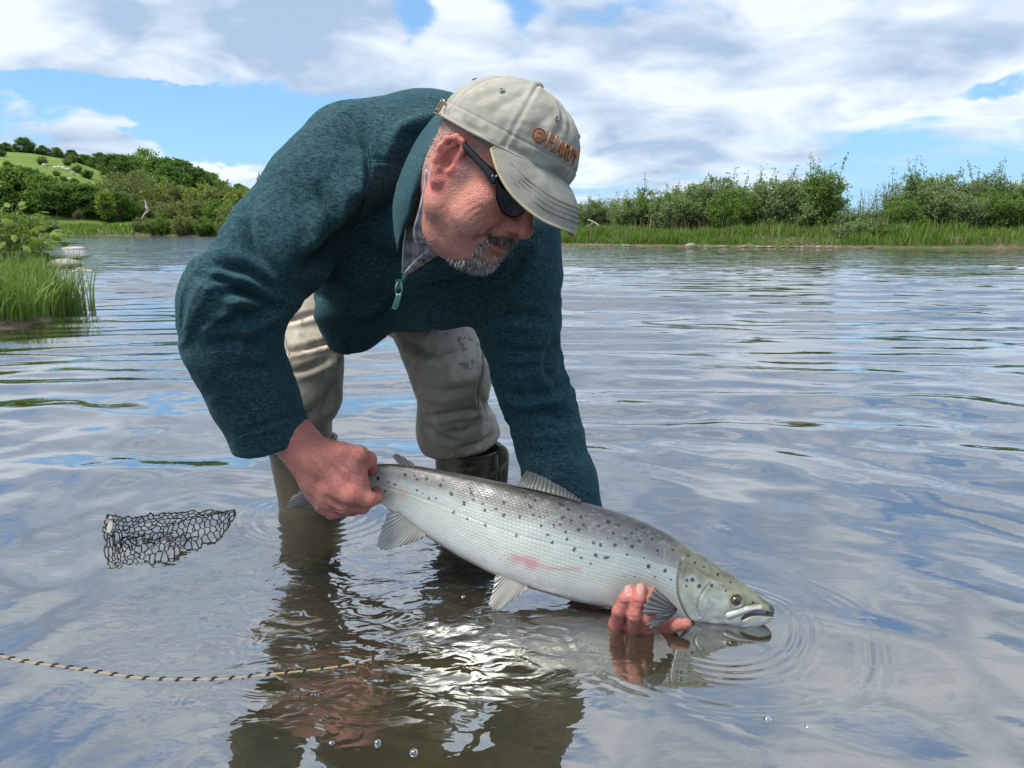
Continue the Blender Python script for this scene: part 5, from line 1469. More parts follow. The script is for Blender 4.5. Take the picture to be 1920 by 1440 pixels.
# ------------------------------------------------------------------ rubber boots
bootm, g = material('olive_rubber')
p = g.coord('Object')
c = g.mix(g.noise(p, 18, 4), (0.055, 0.045, 0.020), (0.095, 0.076, 0.038))
g.out(g.bsdf(c, g.rng(g.noise(p, 30, 3), 0.3, 0.7, 0.28, 0.5), normal=g.bump(g.noise(p, 90, 3), 0.2, 0.002)))
strapm, g = material('dark_rubber_trim')
g.out(g.bsdf((0.045, 0.037, 0.02), 0.45))
def boot(cx, cy, lean, toe_dx):
    b = SDF()
    top = P(cx, cy, 1.82); ank = P(cx + lean, 985, 1.865); ank[2] = -0.20
    mid = top + (ank - top) * 0.5
    b.chain([top + (top - mid) * 0.25, mid, ank], [0.080, 0.077, 0.062], 0.02)
    toe = ank + np.array([toe_dx, -0.17, -0.055])
    b.chain([ank + np.array([0, 0.03, -0.05]), toe], [0.058, 0.045], 0.03)
    b.plane((0, 0, -0.32), (0, 0, -1), 0.006)
    nrm_ = (top - mid) / np.linalg.norm(top - mid)
    b.plane(top, nrm_, 0.003)
    b.cone(top + nrm_ * 0.05, top - nrm_ * 0.03, 0.075, 0.072, 0.004, 's')
    v, f = sdf_mesh(b, np.minimum(top, toe) - 0.14, np.maximum(top, ank) + 0.14, 0.0045, 4, 1)
    o = new_obj('boot', v, f, bootm, person)
    ring = []
    e1 = np.cross(nrm_, CF); e1 /= np.linalg.norm(e1); e2 = np.cross(nrm_, e1)
    for t in np.linspace(0, 2 * math.pi, 48):
        ring.append(top - nrm_ * 0.004 + 0.080 * (math.cos(t) * e1 + math.sin(t) * e2))
    Mesh().tube(ring, 0.0035, 6, False).build('rim_band', strapm, o)
    return o, top, nrm_, e1, e2
bl, top, nrm_, e1, e2 = boot(878, 838, 6, 0.03)
boot(566, 826, 42, -0.02)
# side gusset with strap, buckle and embossed badge on the boot behind the fish
gs_ = Mesh()
gs_.tube(spline([P(938, 842, 1.775), P(944, 850, 1.77), P(944, 880, 1.775), P(940, 925, 1.79)], 16), [0.012] * 16, 10)
gs_.build('gusset_fold', bootm, bl)
sheet('strap', [P(920, 886, 1.735), P(935, 876, 1.737), P(950, 862, 1.75)], [P(920, 898, 1.735), P(936, 888, 1.737), P(952, 873, 1.75)], 0.004, bootm, bl, 14, 5, 0.002)
Mesh().tube(spline([P(918, 882, 1.735), P(914, 893, 1.734), P(919, 903, 1.735), P(926, 905, 1.735)], 16), 0.003, 6).build('strap_loop', strapm, bl)
bd = Mesh(); bd.ball(P(868, 880, 1.732), (0.011, 0.009, 0.003), 7, 14, C2W); bd.ball(P(883, 880, 1.732), (0.011, 0.009, 0.003), 7, 14, C2W)
bd.build('badge', strapm, bl)

# raised seams of the jacket, following its surface
for pts in ([(646, 206), (670, 232), (686, 268), (692, 310), (688, 350), (676, 400), (660, 440)], [(690, 303), (715, 302), (752, 305)],
            [(449, 820), (490, 806), (540, 786), (573, 770)], [(742, 560), (712, 585), (672, 606), (640, 622)], [(934, 470), (925, 520), (912, 570), (907, 600)]):
    q = on_cloth(jv, pts, -0.0006)
    if len(q) > 4:
        Mesh().tube(q, 0.0017, 6).build('seam', fleece, jacket)

for pts in ([(900, 616), (906, 650), (908, 690), (900, 730), (897, 768)], [(512, 560), (530, 620), (548, 690)]):
    q = on_cloth(tv, pts, -0.0004)
    if len(q) > 4:
        Mesh().tube(q, 0.0016, 6).build('side_seam', trm, [o for o in scene.objects if o.name == 'trousers'][0])
# ------------------------------------------------------------------ baseball cap (built in the head frame)
capm, g = material('washed_stone_cotton')
p = g.coord('Object')
c = g.mix(g.rng(g.noise(p, 38, 4, 0.6), 0.35, 0.7), (0.30, 0.285, 0.235), (0.375, 0.355, 0.30))
c = g.mix(g.mul(g.attr('seam', 'Fac'), 0.45), c, (0.52, 0.50, 0.44))
g.out(g.bsdf(c, 0.9, normal=g.bump(g.add(g.noise(p, 900, 2), g.mul(g.noise(p, 90, 3), 0.8)), 0.35, 0.0018)))
creamm, g = material('cream_piping')
g.out(g.bsdf((0.56, 0.48, 0.27), 0.8))
threadm, g = material('dark_stitching')
g.out(g.bsdf((0.17, 0.15, 0.125), 0.9))
CAPTILT = math.radians(6)              # front edge dips
def cap_pt(phi, t):
    """phi = 0 front, + to his right; t = 0 band .. 1 crown; head-frame coordinates"""
    c_, s_ = np.cos(phi), np.sin(phi)
    rx = 0.0885 + 0 * c_; ry = np.where(c_ > 0, 0.107, 0.114)
    r = (1 - np.clip(t, 0, 1) ** 2.35) ** (1 / 1.9)
    x = rx * r * s_; y = ry * r * c_ + 0.004 * t - 0.002
    z = 0.044 + 0.104 * t
    front = np.maximum(c_, 0) ** 2
    y = y + 0.006 * front * np.sin(np.clip(t, 0, 1) * math.pi) * 0.9
    z = z + 0.006 * np.maximum(-c_, 0) * (1 - t)
    ca, sa = math.cos(CAPTILT), math.sin(CAPTILT)
    z0 = z - 0.044
    return np.stack([x * 1.05, (y * ca - z0 * sa) * 1.06 + 0.012, 0.052 + (y * sa + z0 * ca) * 1.03], -1)
nph, nt = 240, 70
phi = np.arange(nph) * 2 * math.pi / nph
tt = np.linspace(0, 0.999, nt) ** 0.9
PH, TT = np.meshgrid(phi, tt)
base = cap_pt(PH, TT)
flat = base.reshape(-1, 3)
cf = grid_faces(nt, nph, True)
cn = vnormals(flat, cf)
if (cn[nph * 20] @ (flat[nph * 20] - np.array([0, 0, 0.05]))) < 0:
    cf = cf[:, ::-1]; cn = -cn
seam_phi = np.radians([0, 62, 118, 180, 242, 298])
dphi = np.min(np.abs((PH.ravel()[:, None] - seam_phi[None] + math.pi) % (2 * math.pi) - math.pi), axis=1)
arc = dphi * 0.1 * np.maximum(1 - TT.ravel() ** 2, 0.02) ** 0.5
disp = -0.0016 * gs(arc, 0.0014) + 0.0011 * gs(arc - 0.0055, 0.003)
tz = TT.ravel() * 0.106
disp += -0.0012 * gs(tz - 0.022, 0.0012) * 1.0 + 0.0008 * gs(tz - 0.012, 0.009)
pk_ = smooth(0.016, 0.0, np.abs(arc - 0.004))
disp += 0.0005 * fbm(flat, 240, 2, 77) * gs(arc - 0.005, 0.005)
disp += 0.0020 * fbm(flat, 26, 3, 7) + 0.0007 * fbm(flat, 80, 2, 19)
# slack folds in the front and side panels
for a0, w0, dep, t0, t1 in [(24, 4, 0.0030, 0.25, 0.95), (40, 5, 0.0022, 0.2, 0.8), (75, 5, 0.0026, 0.15, 0.85), (92, 6, 0.0022, 0.3, 0.9), (12, 3, 0.0016, 0.4, 0.9)]:
    disp -= dep * gs((PH.ravel() - math.radians(a0) - 0.12 * np.sin(TT.ravel() * 5)), math.radians(w0)) * smooth(t0, t0 + 0.2, TT.ravel()) * smooth(t1, t1 - 0.2, TT.ravel())
disp -= 0.002 * gs(tz - 0.004, 0.006) * np.sin(PH.ravel() * 9)
cv_ = flat + cn * disp[:, None]
seamcol = gs(arc - 0.006, 0.0045) * 0.7 * np.clip(0.7 + 0.5 * fbm(flat, 260, 2, 78), 0, 1) + gs(tz - 0.002, 0.004) * 0.8
hole = (np.cos(PH.ravel()) < -0.90) & (TT.ravel() < 0.30 + 0.06 * np.cos((PH.ravel() - math.pi) * 6))
keep = ~hole[cf].any(1)
cfk = cf[keep]
inner = cv_ - cn * 0.0022
N = len(cv_)
band = np.arange(nph); b2 = np.roll(band, -1)
cap = new_obj('cap', np.concatenate([hd_arr(cv_), hd_arr(inner)]), np.concatenate([cfk, cfk[:, ::-1] + N]), capm, person, label='faded stone coloured baseball cap with copper lettering')
set_color(cap, 'seam', np.concatenate([seamcol, seamcol * 0]))
# band edge roll closes the shell
Mesh().tube(hd_arr(cap_pt(np.linspace(-2.45, 2.45, 120), np.zeros(120) + 0.004)), 0.0026, 6).build('edge_binding', capm, cap)
# brim
nb, mb = 90, 26
bp_ = np.radians(np.linspace(-66, 66, nb))
rootp = cap_pt(bp_, np.zeros(nb) + 0.015)
_eg = np.array([(0.0860, 0.050, 0.048), (0.0840, 0.078, 0.028), (0.0730, 0.113, 0.012), (0.0480, 0.156, 0.006), (0.0, 0.184, 0.013)])
_eg = np.concatenate([_eg * np.array([-1, 1, 1]), _eg[-2::-1]])
edgep = spline(_eg, nb)
def brim_pt(s):
    """s = 0 root .. 1 outer edge"""
    q = rootp * (1 - s) + edgep * s
    q[:, 2] += 0.010 * np.sin(s * math.pi) * np.cos(bp_ * 1.2)
    q[:, 1] += 0.006 * np.sin(s * math.pi) * np.cos(bp_ * 1.2)
    return q
rows = [brim_pt(s) for s in np.linspace(0, 1, mb)]
bvv = np.stack(rows, 0).reshape(-1, 3)
bff = grid_faces(mb, nb)
bnn = vnormals(bvv, bff)
if bnn[:, 2].mean() < 0:
    bff = bff[:, ::-1]; bnn = -bnn
bvt = bvv + bnn * (0.0006 * fbm(bvv, 60, 2, 3))[:, None]
idx = np.arange(mb * nb).reshape(mb, nb)
edge = np.concatenate([idx[0, :-1], idx[:-1, -1], idx[-1, :0:-1], idx[:0:-1, 0]]); e2 = np.roll(edge, -1); N = mb * nb
rim = np.stack([edge, e2, e2 + N, edge + N], 1)
brim = new_obj('brim', np.concatenate([hd_arr(bvt + bnn * 0.0012), hd_arr(bvv - bnn * 0.0018)]), np.concatenate([bff, bff[:, ::-1] + N, rim]), capm, cap)
set_color(brim, 'seam', np.zeros(2 * N))
pth = np.concatenate([np.stack([r[0] for r in rows[2:]]), rows[-1][1:-1], np.stack([r[-1] for r in rows[:1:-1]])])
Mesh().tube(hd_arr(pth - np.array([0, 0, 0.0004])), 0.0017, 6).build('piping', creamm, cap)
for s in (0.62, 0.70, 0.78, 0.86):
    q = brim_pt(s) + np.array([0, 0.0008, 0.0022])
    sel = np.abs(np.degrees(bp_)) < 50
    Mesh().tube(hd_arr(q[sel]), 0.0005, 4).build('stitch_line', threadm, cap)
# button, eyelets
top_ = cap_pt(np.array([0.0]), np.array([1.0]))[0]
Mesh().ball(hd(*(top_ + np.array([0, 0, 0.001]))), (0.0085 * HS, 0.0085 * HS, 0.0048 * HS), 9, 16, HR).build('top_button', capm, cap)
def cap_frame(ph, t, lift=0.0):
    e = 0.01
    a = cap_pt(np.array([ph]), np.array([t]))[0]
    du = cap_pt(np.array([ph + e]), np.array([t]))[0] - a; dv = cap_pt(np.array([ph]), np.array([t + e]))[0] - a
    du /= np.linalg.norm(du); n_ = np.cross(du, dv); n_ /= np.linalg.norm(n_)
    if n_ @ (a - np.array([0, 0, 0.05])) < 0:
        n_ = -n_
    dv = np.cross(n_, du); dv = dv if dv[2] > 0 else -dv
    return a + n_ * lift, du, dv, n_
for ph, t in ((31, 0.66), (90, 0.66), (-31, 0.66), (-90, 0.66), (145, 0.66)):
    a, du, dv, n_ = cap_frame(math.radians(ph), t, 0.0012)
    th = np.linspace(0, 2 * math.pi, 17)
    Mesh().tube(hd_arr(a + 0.0032 * (np.cos(th)[:, None] * du + np.sin(th)[:, None] * dv)), 0.0011, 6, False).build('eyelet', creamm if False else capm, cap)
    Mesh().ball(hd_arr([a - n_ * 0.0006])[0], np.array([0.0019, 0.0019, 0.0007]) * HS, 5, 10, HR @ np.stack([du, dv, n_], 1)).build('eyelet_hole', threadm, cap)
# strap and buckle over the gap at the back
sp = cap_pt(np.radians(np.linspace(140, 220, 30)), np.zeros(30) + 0.07)
Mesh().tube(hd_arr(sp * np.array([1.01, 1.01, 1])), 0.008, 8, True, 0.16).build('strap', capm, cap)
brassm, g = material('aged_brass')
g.out(g.bsdf((0.30, 0.24, 0.15), 0.32, 0.9))
a, du, dv, n_ = cap_frame(math.radians(138), 0.09, 0.005)
q = [a + x * du + y * dv for x, y in ((-0.013, -0.011), (0.013, -0.011), (0.013, 0.011), (-0.013, 0.011), (-0.013, -0.011))]
Mesh().tube(hd_arr(np.concatenate([np.linspace(q[i], q[i + 1], 6) for i in range(4)])), 0.0016, 6).build('buckle', brassm, cap)
# copper emblem and raised lettering on the front panels
copper, g = material('copper_embroidery')
p = g.coord('Object')
g.out(g.bsdf(g.mix(g.noise(p, 500, 2), (0.34, 0.125, 0.048), (0.50, 0.215, 0.095)), 0.42, 0.25, normal=g.bump(g.noise(p, 800, 2), 0.5, 0.001)))
coppd, g = material('dark_copper_edge')
g.out(g.bsdf((0.13, 0.055, 0.03), 0.6))
T0 = 0.27
def cap_uv(ph0, u, v, lift):
    """u metres along the cap (towards his left), v metres up, from angle ph0 at height T0"""
    ph = ph0 - u / 0.104; t = T0 + v / 0.106
    a, du, dv, n_ = cap_frame(ph, t, lift)
    return a
LET = {'H': [((0, 0), (0, 1)), ((0.62, 0), (0.62, 1)), ((0, 0.52), (0.62, 0.52))],
       'A': [((0, 0), (0.36, 1)), ((0.36, 1), (0.72, 0)), ((0.14, 0.36), (0.58, 0.36))],
       'R': [((0, 0), (0, 1)), ((0, 1), (0.42, 0.97)), ((0.42, 0.97), (0.55, 0.76)), ((0.55, 0.76), (0.40, 0.52)), ((0.40, 0.52), (0, 0.50)), ((0.26, 0.50), (0.64, 0))],
       'D': [((0, 0), (0, 1)), ((0, 1), (0.38, 0.94)), ((0.38, 0.94), (0.60, 0.5)), ((0.60, 0.5), (0.38, 0.06)), ((0.38, 0.06), (0, 0))],
       'Y': [((0, 1), (0.34, 0.48)), ((0.68, 1), (0.34, 0.48)), ((0.34, 0.48), (0.34, 0))]}
SER = {'H': [(0, 0), (0, 1), (0.62, 0), (0.62, 1)], 'A': [(0, 0), (0.72, 0)], 'R': [(0, 0), (0, 1), (0.64, 0)], 'D': [(0, 0), (0, 1)], 'Y': [(0, 1), (0.68, 1), (0.34, 0)]}
h_ = 0.0180
PH0 = math.radians(43)
a, du, dv, n_ = cap_frame(PH0, T0 + h_ / 2 / 0.106, 0.0016)
Fr = HR @ np.stack([du, dv, n_], 1)
emb = Mesh().ball(hd_arr([a])[0], np.array([0.0098, 0.0098, 0.0016]) * HS, 9, 24, Fr).build('emblem', copper, cap)
th = np.linspace(0, 2 * math.pi, 29)
Mesh().tube(hd_arr(a + n_ * 0.0008 + 0.0092 * (np.cos(th)[:, None] * du + np.sin(th)[:, None] * dv)), 0.0008, 5, False).build('emblem_ring', coppd, cap)
th = np.linspace(0.3, 5.4, 24)
Mesh().tube(hd_arr(a + n_ * 0.0016 + (0.0035 + 0.0006 * th[:, None] * 0.4) * (np.cos(th)[:, None] * du + np.sin(th)[:, None] * dv)), 0.0007, 5).build('emblem_mark', coppd, cap)
u0 = 0.0150
for ch in 'HARDY':
    m_ = Mesh()
    sc_ = h_ * (1.12 if ch == 'H' else 0.98)
    for (x0, y0), (x1, y1) in LET[ch]:
        pts = [cap_uv(PH0, u0 + (x0 + (x1 - x0) * t) * sc_ * 0.86, (y0 + (y1 - y0) * t) * sc_, 0.0016) for t in np.linspace(0, 1, 5)]
        wide = 0.00185 if abs(y1 - y0) > 0.5 else 0.0013
        m_.tube(hd_arr(pts), wide * HS, 6)
    for x, y in SER[ch]:
        pts = [cap_uv(PH0, u0 + (x * 0.86 + s) * sc_, y * sc_, 0.0016) for s in np.linspace(-0.13, 0.13, 3)]
        m_.tube(hd_arr(pts), 0.0012 * HS, 5)
    m_.build('letter', copper, cap)
    u0 += {'H': 0.72, 'A': 0.76, 'R': 0.70, 'D': 0.70, 'Y': 0.7}[ch] * sc_ * 1.12

# ------------------------------------------------------------------ wrap-round sunglasses
frm, g = material('gloss_black_frame')
g.out(g.bsdf((0.006, 0.006, 0.007), 0.18, Specular_IOR_Level=0.6))
lensm, g = material('black_lens')
g.out(g.bsdf((0.003, 0.003, 0.004), 0.06, Specular_IOR_Level=0.45))
gl_ = empty('sunglasses'); gl_.parent = person; gl_.matrix_parent_inverse = Matrix.Translation(-person.location)
gl_['label'] = 'black wrap-round sunglasses'
def lens_surf(s, x, z):
    """wrap curve across the face; x measured from the nose outwards"""
    y = 0.1045 - 7.2 * x ** 2 - 0.9 * np.abs(z - 0.010) ** 1.3 * 0.2
    return np.stack([s * x, y, z], -1)
for s in (1, -1):
    nl, ml = 40, 18
    x = np.linspace(0.010, 0.0705, nl)
    f_ = (x - x[0]) / (x[-1] - x[0])
    topz = 0.0265 - 0.002 * f_ + 0.004 * np.sin(f_ * math.pi)
    botz = -0.004 - 0.0165 * np.sin(np.clip(f_ * 1.12, 0, 1) * math.pi) ** 0.7 + 0.018 * f_ ** 3
    t = np.linspace(0, 1, ml)[None]
    Zz = topz[:, None] * (1 - t) + botz[:, None] * t
    v = lens_surf(s, np.repeat(x[:, None], ml, 1), Zz).reshape(-1, 3)
    fc = grid_faces(nl, ml)
    v = np.concatenate([hd_arr(v), hd_arr(v - np.array([0, 0.0022, 0]))]); N = nl * ml
    idx = np.arange(N).reshape(nl, ml)
    edge = np.concatenate([idx[0, :-1], idx[:-1, -1], idx[-1, :0:-1], idx[:0:-1, 0]]); e2 = np.roll(edge, -1)
    rim = np.stack([edge, e2, e2 + N, edge + N], 1)
    new_obj('lens', v, np.concatenate([fc, fc[:, ::-1] + N, rim]), lensm, gl_)
    Mesh().tube(hd_arr(lens_surf(s, x, topz)), 0.0022 * HS, 8).build('brow_bar', frm, gl_)
    # temple arm: deep at the hinge, thin by the ear
    a_ = np.array([[0.0685, 0.071, 0.017], [0.0745, 0.055, 0.021], [0.0800, 0.032, 0.026], [0.0840, 0.010, 0.0305], [0.0850, -0.008, 0.033], [0.0850, -0.026, 0.030]])
    a_[:, 0] *= s
    sp = spline(a_, 30); w_ = np.interp(np.linspace(0, 1, 30), [0, 0.2, 0.6, 1], [0.0092, 0.0060, 0.0042, 0.0032])
    up_ = np.array([0, 0, 1.0])
    o_ = np.array([s * 0.0014, 0, 0])
    ring = []
    for c_, w in zip(sp, w_):
        ring += [c_ + up_ * w + o_, c_ + o_ * 1.6, c_ - up_ * w + o_, c_ - up_ * w - o_, c_ - o_, c_ + up_ * w - o_]
    fc = np.concatenate([grid_faces(30, 6, True)])
    new_obj('temple_arm', hd_arr(ring), [tuple(q) for q in fc] + [(0, 1, 2, 3, 4, 5), tuple(range(174, 180))], frm, gl_)
    Mesh().ball(hd(s * 0.0725, 0.066, 0.018), np.array([0.0020, 0.0020, 0.0020]) * HS, 7, 10).build('hinge_pin', brassm if False else pale_edge, gl_)
Mesh().tube(hd_arr(spline([(0.011, 0.1045, 0.014), (0, 0.1055, 0.016), (-0.011, 0.1045, 0.014)], 12)), 0.0028 * HS, 8).build('bridge', frm, gl_)

# ------------------------------------------------------------------ short beard and stubble as real hairs
beardm, g = material('grey_beard_hair')
col = g.attr('tint')
g.out(g.bsdf(col, 0.45))
rs = np.random.RandomState(3)
def hairs(weight, count, length, name, cols, curl=0.5):
    w = np.clip(weight, 0, None); w = w / w.sum()
    pick = rs.choice(len(bv), count, p=w)
    base = bv[pick] + rs.normal(0, 0.0008, (count, 3)); n_ = nrm[pick]
    down = HR @ np.array([0, 0.2, -1.0])
    dirv = n_ + curl * down + rs.normal(0, 0.35, (count, 3)); dirv /= np.linalg.norm(dirv, axis=1, keepdims=True)
    L = length * (0.5 + rs.rand(count))[:, None]
    side = np.cross(dirv, rs.normal(0, 1, (count, 3))); side /= np.linalg.norm(side, axis=1, keepdims=True)
    wd = 0.00042
    mid = base + dirv * L * 0.55; tip = base + dirv * L + down * L * 0.35
    v = np.stack([base - side * wd - n_ * 0.0005, base + side * wd - n_ * 0.0005, mid + side * wd * 0.8, mid - side * wd * 0.8, tip], 1).reshape(-1, 3)
    i = np.arange(count)[:, None] * 5
    f = np.concatenate([i + np.array([0, 1, 2]), i + np.array([0, 2, 3]), i + np.array([3, 2, 4])])
    o = new_obj(name, v, f, beardm, person, kind='stuff')
    ci = rs.choice(len(cols), count, p=[c[1] for c in cols])
    cc = np.array([c[0] for c in cols])[ci]
    set_color(o, 'tint', np.repeat(cc, 5, 0))
greys = [((0.72, 0.70, 0.66), 0.46), ((0.30, 0.28, 0.26), 0.20), ((0.05, 0.04, 0.035), 0.34)]
hairs(goat ** 1.5, 1500, 0.0048, 'beard', greys)
hairs(must, 600, 0.0036, 'moustache', [((0.05, 0.035, 0.03), 0.7), ((0.25, 0.22, 0.2), 0.2), ((0.5, 0.48, 0.45), 0.1)], 0.9)
hairs(np.clip(jaw - goat, 0, 1) + 0.0, 1500, 0.0016, 'stubble', [((0.26, 0.20, 0.18), 0.5), ((0.12, 0.09, 0.08), 0.5)])
hairs(np.clip(hair - 0.2, 0, 1), 3000, 0.0022, 'cropped_hair', [((0.40, 0.37, 0.34), 0.45), ((0.15, 0.12, 0.10), 0.55)])
# ================================================================== the salmon
FU = np.array([(646, 878), (696, 871), (760, 871), (840, 884), (960, 909), (1080, 937), (1180, 968), (1240, 995), (1290, 1025), (1340, 1056), (1390, 1090), (1425, 1118), (1446, 1134), (1452, 1143)], float)
FL = np.array([(648, 926), (700, 934), (742, 966), (800, 1006), (880, 1053), (970, 1094), (1080, 1127), (1160, 1142), (1230, 1160), (1290, 1170), (1350, 1177), (1400, 1178), (1432, 1172), (1450, 1160)], float)
ns_, na = 600, 256
ctrl = np.linspace(0, 1, len(FU))
su, sl = spline(FU, ns_), spline(FL, ns_)
s_ = np.linspace(0, 1, ns_)
mid = (su + sl) / 2
zf = np.interp(mid[:, 0], [646, 1452], [1.46, 1.285])
wfac = np.interp(mid[:, 0], [676, 760, 900, 1080, 1200, 1290, 1370, 1420, 1452], [0.34, 0.40, 0.46, 0.48, 0.50, 0.54, 0.52, 0.50, 0.50])
ang = np.concatenate([np.linspace(-90, 90, 190, endpoint=False), np.linspace(90, 270, 66, endpoint=False)]) * math.pi / 180          # -90 = belly, 0 = near flank, 90 = back
roll = math.radians(9)
fv = np.zeros((ns_, na, 3)); fpx = np.zeros((ns_, na, 2))
ca, sa = np.cos(ang), np.sin(ang)
ce = np.sign(ca) * np.abs(ca) ** 0.86; se = np.sign(sa) * np.abs(sa) ** 0.94
for i in range(ns_):
    c3 = P(*mid[i], zf[i]); u3 = P(*su[i], zf[i]); l3 = P(*sl[i], zf[i])
    hv = (u3 - l3) / 2
    H = np.linalg.norm(hv)
    view = CAM - c3; view /= np.linalg.norm(view)
    near = view - hv * (view @ hv) / H ** 2; near /= np.linalg.norm(near)
    taper = np.sin(np.clip((1 - s_[i]) * 26, 0, 1) * math.pi / 2) ** 0.7 if s_[i] > 0.9 else 1.0
    fv[i] = c3 + se[:, None] * hv + ce[:, None] * near * (H * wfac[i]) * (0.55 + 0.45 * taper)
fv = fv.reshape(-1, 3)
ff = grid_faces(ns_, na, True)
fn = vnormals(fv, ff)
if ((fv - np.repeat(P(1000, 1000, 1.37)[None], len(fv), 0)) * fn).sum(1).mean() < 0:
    ff = ff[:, ::-1]; fn = -fn
U, V, _z = to_px(fv)
Sg = np.repeat(s_, na); A_ = np.tile(ang, ns_)
near_m = (np.cos(A_) > 0.02)
vert = np.tile(se, ns_)                                # -1 belly .. 1 back
def seg_d(pl):
    pl = np.array(pl, float); pl = spline(pl, 6 * len(pl)) if len(pl) > 2 else pl
    best = np.full(len(U), 1e9); sg = np.zeros(len(U))
    q = np.stack([U, V], 1)
    for a, b in zip(pl[:-1], pl[1:]):
        t = np.clip((q - a) @ (b - a) / ((b - a) @ (b - a)), 0, 1)
        e = q - a - t[:, None] * (b - a); dd = np.hypot(e[:, 0], e[:, 1]); c = dd < best
        sg = np.where(c, np.sign((b - a)[0] * e[:, 1] - (b - a)[1] * e[:, 0]), sg); best = np.where(c, dd, best)
    return best, sg
gill = [(1278, 1056), (1271, 1085), (1272, 1115), (1280, 1140), (1292, 1160), (1300, 1168)]
pre = [(1333, 1092), (1322, 1105), (1311, 1122), (1308, 1140), (1312, 1156)]
dg, sg = seg_d(gill); dp, sp2 = seg_d(pre)
disp = np.zeros(len(fv))
disp += near_m * (0.0022 * gs(dg - 5, 7) * (sg < 0) - 0.0026 * gs(dg, 2.4))
disp += near_m * (-0.0011 * gs(dp, 2.0) + 0.0005 * gs(dp - 4, 4))
for pl, dep, w in [([(1300, 1165), (1340, 1172), (1400, 1172)], 0.0014, 2.5), ([(1318, 1078), (1350, 1098), (1366, 1108)], 0.0010, 3), ([(1290, 1060), (1330, 1082), (1350, 1092)], 0.0012, 3)]:
    a_, _ = seg_d(pl); disp -= near_m * dep * gs(a_, w)
# mouth: gape between the long upper jaw bone and the lower jaw
gape_d, _ = seg_d([(1392, 1161), (1405, 1153), (1420, 1150), (1438, 1152), (1447, 1153)])
gw = np.interp(U, [1385, 1400, 1420, 1445], [2.0, 5.0, 7.0, 6.0])
gape = near_m * smooth(gw, gw * 0.55, gape_d) * (U > 1386)
disp -= 0.014 * gape
max_d, _ = seg_d([(1366, 1156), (1382, 1150), (1402, 1143), (1425, 1140)])
disp += near_m * 0.0022 * gs(max_d, 4.8)
disp -= near_m * 0.0016 * gs(np.abs(max_d) - 7.0, 1.8) * (U < 1425)
eye_d = np.hypot(U - 1381, V - 1127)
disp += near_m * (0.0018 * gs(eye_d - 13.5, 4) - 0.0030 * smooth(11, 8, eye_d))
nost = np.hypot(U - 1413, V - 1131); disp -= near_m * 0.002 * smooth(3.2, 1.8, nost)
lat, _ = seg_d([(700, 905), (820, 945), (960, 1000), (1080, 1027), (1180, 1042), (1275, 1068)])
disp -= near_m * 0.0006 * gs(lat, 1.6)
headm0 = 0
headm = smooth(-3, 3, np.where(sg < 0, dg, -dg)) * (U > 1255)
headm = np.maximum(headm, smooth(1268, 1300, U + 0.55 * (1056 - V)) * (V < 1066))
disp += headm * 0.0005 * fbm(fv, 70, 3, 8) + (1 - headm) * 0.0006 * fbm(fv, 30, 2, 3)
fv2 = fv + fn * disp[:, None]
# ---- colour: dark back, silver flank, white belly
def lerp(a, b, t):
    return a * (1 - t[:, None]) + b * t[:, None]
v_ = vert + 0.05 * fbm(fv, 18, 3, 2)
col = lerp(np.tile([[0.72, 0.73, 0.69]], (len(fv), 1)), np.tile([[0.62, 0.65, 0.56]], (len(fv), 1)), smooth(-0.75, -0.25, v_))
col = lerp(col, np.tile([[0.58, 0.61, 0.55]], (len(fv), 1)), smooth(-0.15, 0.25, v_))
col = lerp(col, np.tile([[0.235, 0.225, 0.20]], (len(fv), 1)), smooth(0.22, 0.62, v_) * (0.55 + 0.45 * smooth(0.0, 0.25, Sg)))
col = lerp(col, np.tile([[0.075, 0.068, 0.05]], (len(fv), 1)), smooth(0.72, 0.97, v_))
col = lerp(col, np.tile([[0.74, 0.73, 0.70]], (len(fv), 1)), smooth(-0.80, -0.97, v_))
# head
hc = lerp(np.tile([[0.56, 0.57, 0.49]], (len(fv), 1)), np.tile([[0.20, 0.195, 0.125]], (len(fv), 1)), smooth(0.10, 0.42, v_ + 0.12 * smooth(1330, 1440, U)))
hc = lerp(hc, np.tile([[0.36, 0.43, 0.36]], (len(fv), 1)), np.clip(gs(np.hypot((U - 1335) / 26, (V - 1128) / 18), 1.0) * (0.55 + 0.6 * fbm(fv, 90, 3, 6)), 0, 0.8))
hc = lerp(hc, np.tile([[0.40, 0.42, 0.27]], (len(fv), 1)), np.clip(gs(np.hypot((U - 1292) / 14, (V - 1105) / 22), 1.0) * 0.6, 0, 1))
hc = lerp(hc, np.tile([[0.60, 0.65, 0.68]], (len(fv), 1)), np.clip(gs(np.hypot((U - 1326) / 20, (V - 1094) / 7), 1.0) + gs(np.hypot((U - 1353) / 14, (V - 1112) / 8), 1.0) + gs(np.hypot((U - 1296) / 9, (V - 1083) / 6), 1.0), 0, 1) * 0.6)
hc = lerp(hc, np.tile([[0.75, 0.74, 0.72]], (len(fv), 1)), smooth(-0.45, -0.75, vert) * (U > 1290))
hc = lerp(hc, np.tile([[0.09, 0.085, 0.06]], (len(fv), 1)), smooth(0.74, 0.95, v_))
mo = fbm(fv, 110, 4, 33)
hc = hc * (1 + 0.22 * mo[:, None]); hc = lerp(hc, np.tile([[0.36, 0.36, 0.22]], (len(fv), 1)), np.clip(0.25 + 0.5 * fbm(fv, 45, 3, 36), 0, 0.6) * smooth(-0.5, 0.2, vert))
col = lerp(col, hc, headm)
def near_blend(mask, c):
    global col
    col = lerp(col, np.tile([list(c)], (len(fv), 1)), np.clip(mask * near_m, 0, 1))
near_blend(0.75 * gs(dg, 1.8), (0.16, 0.14, 0.09)); near_blend(0.5 * gs(dp, 1.5), (0.22, 0.21, 0.16))
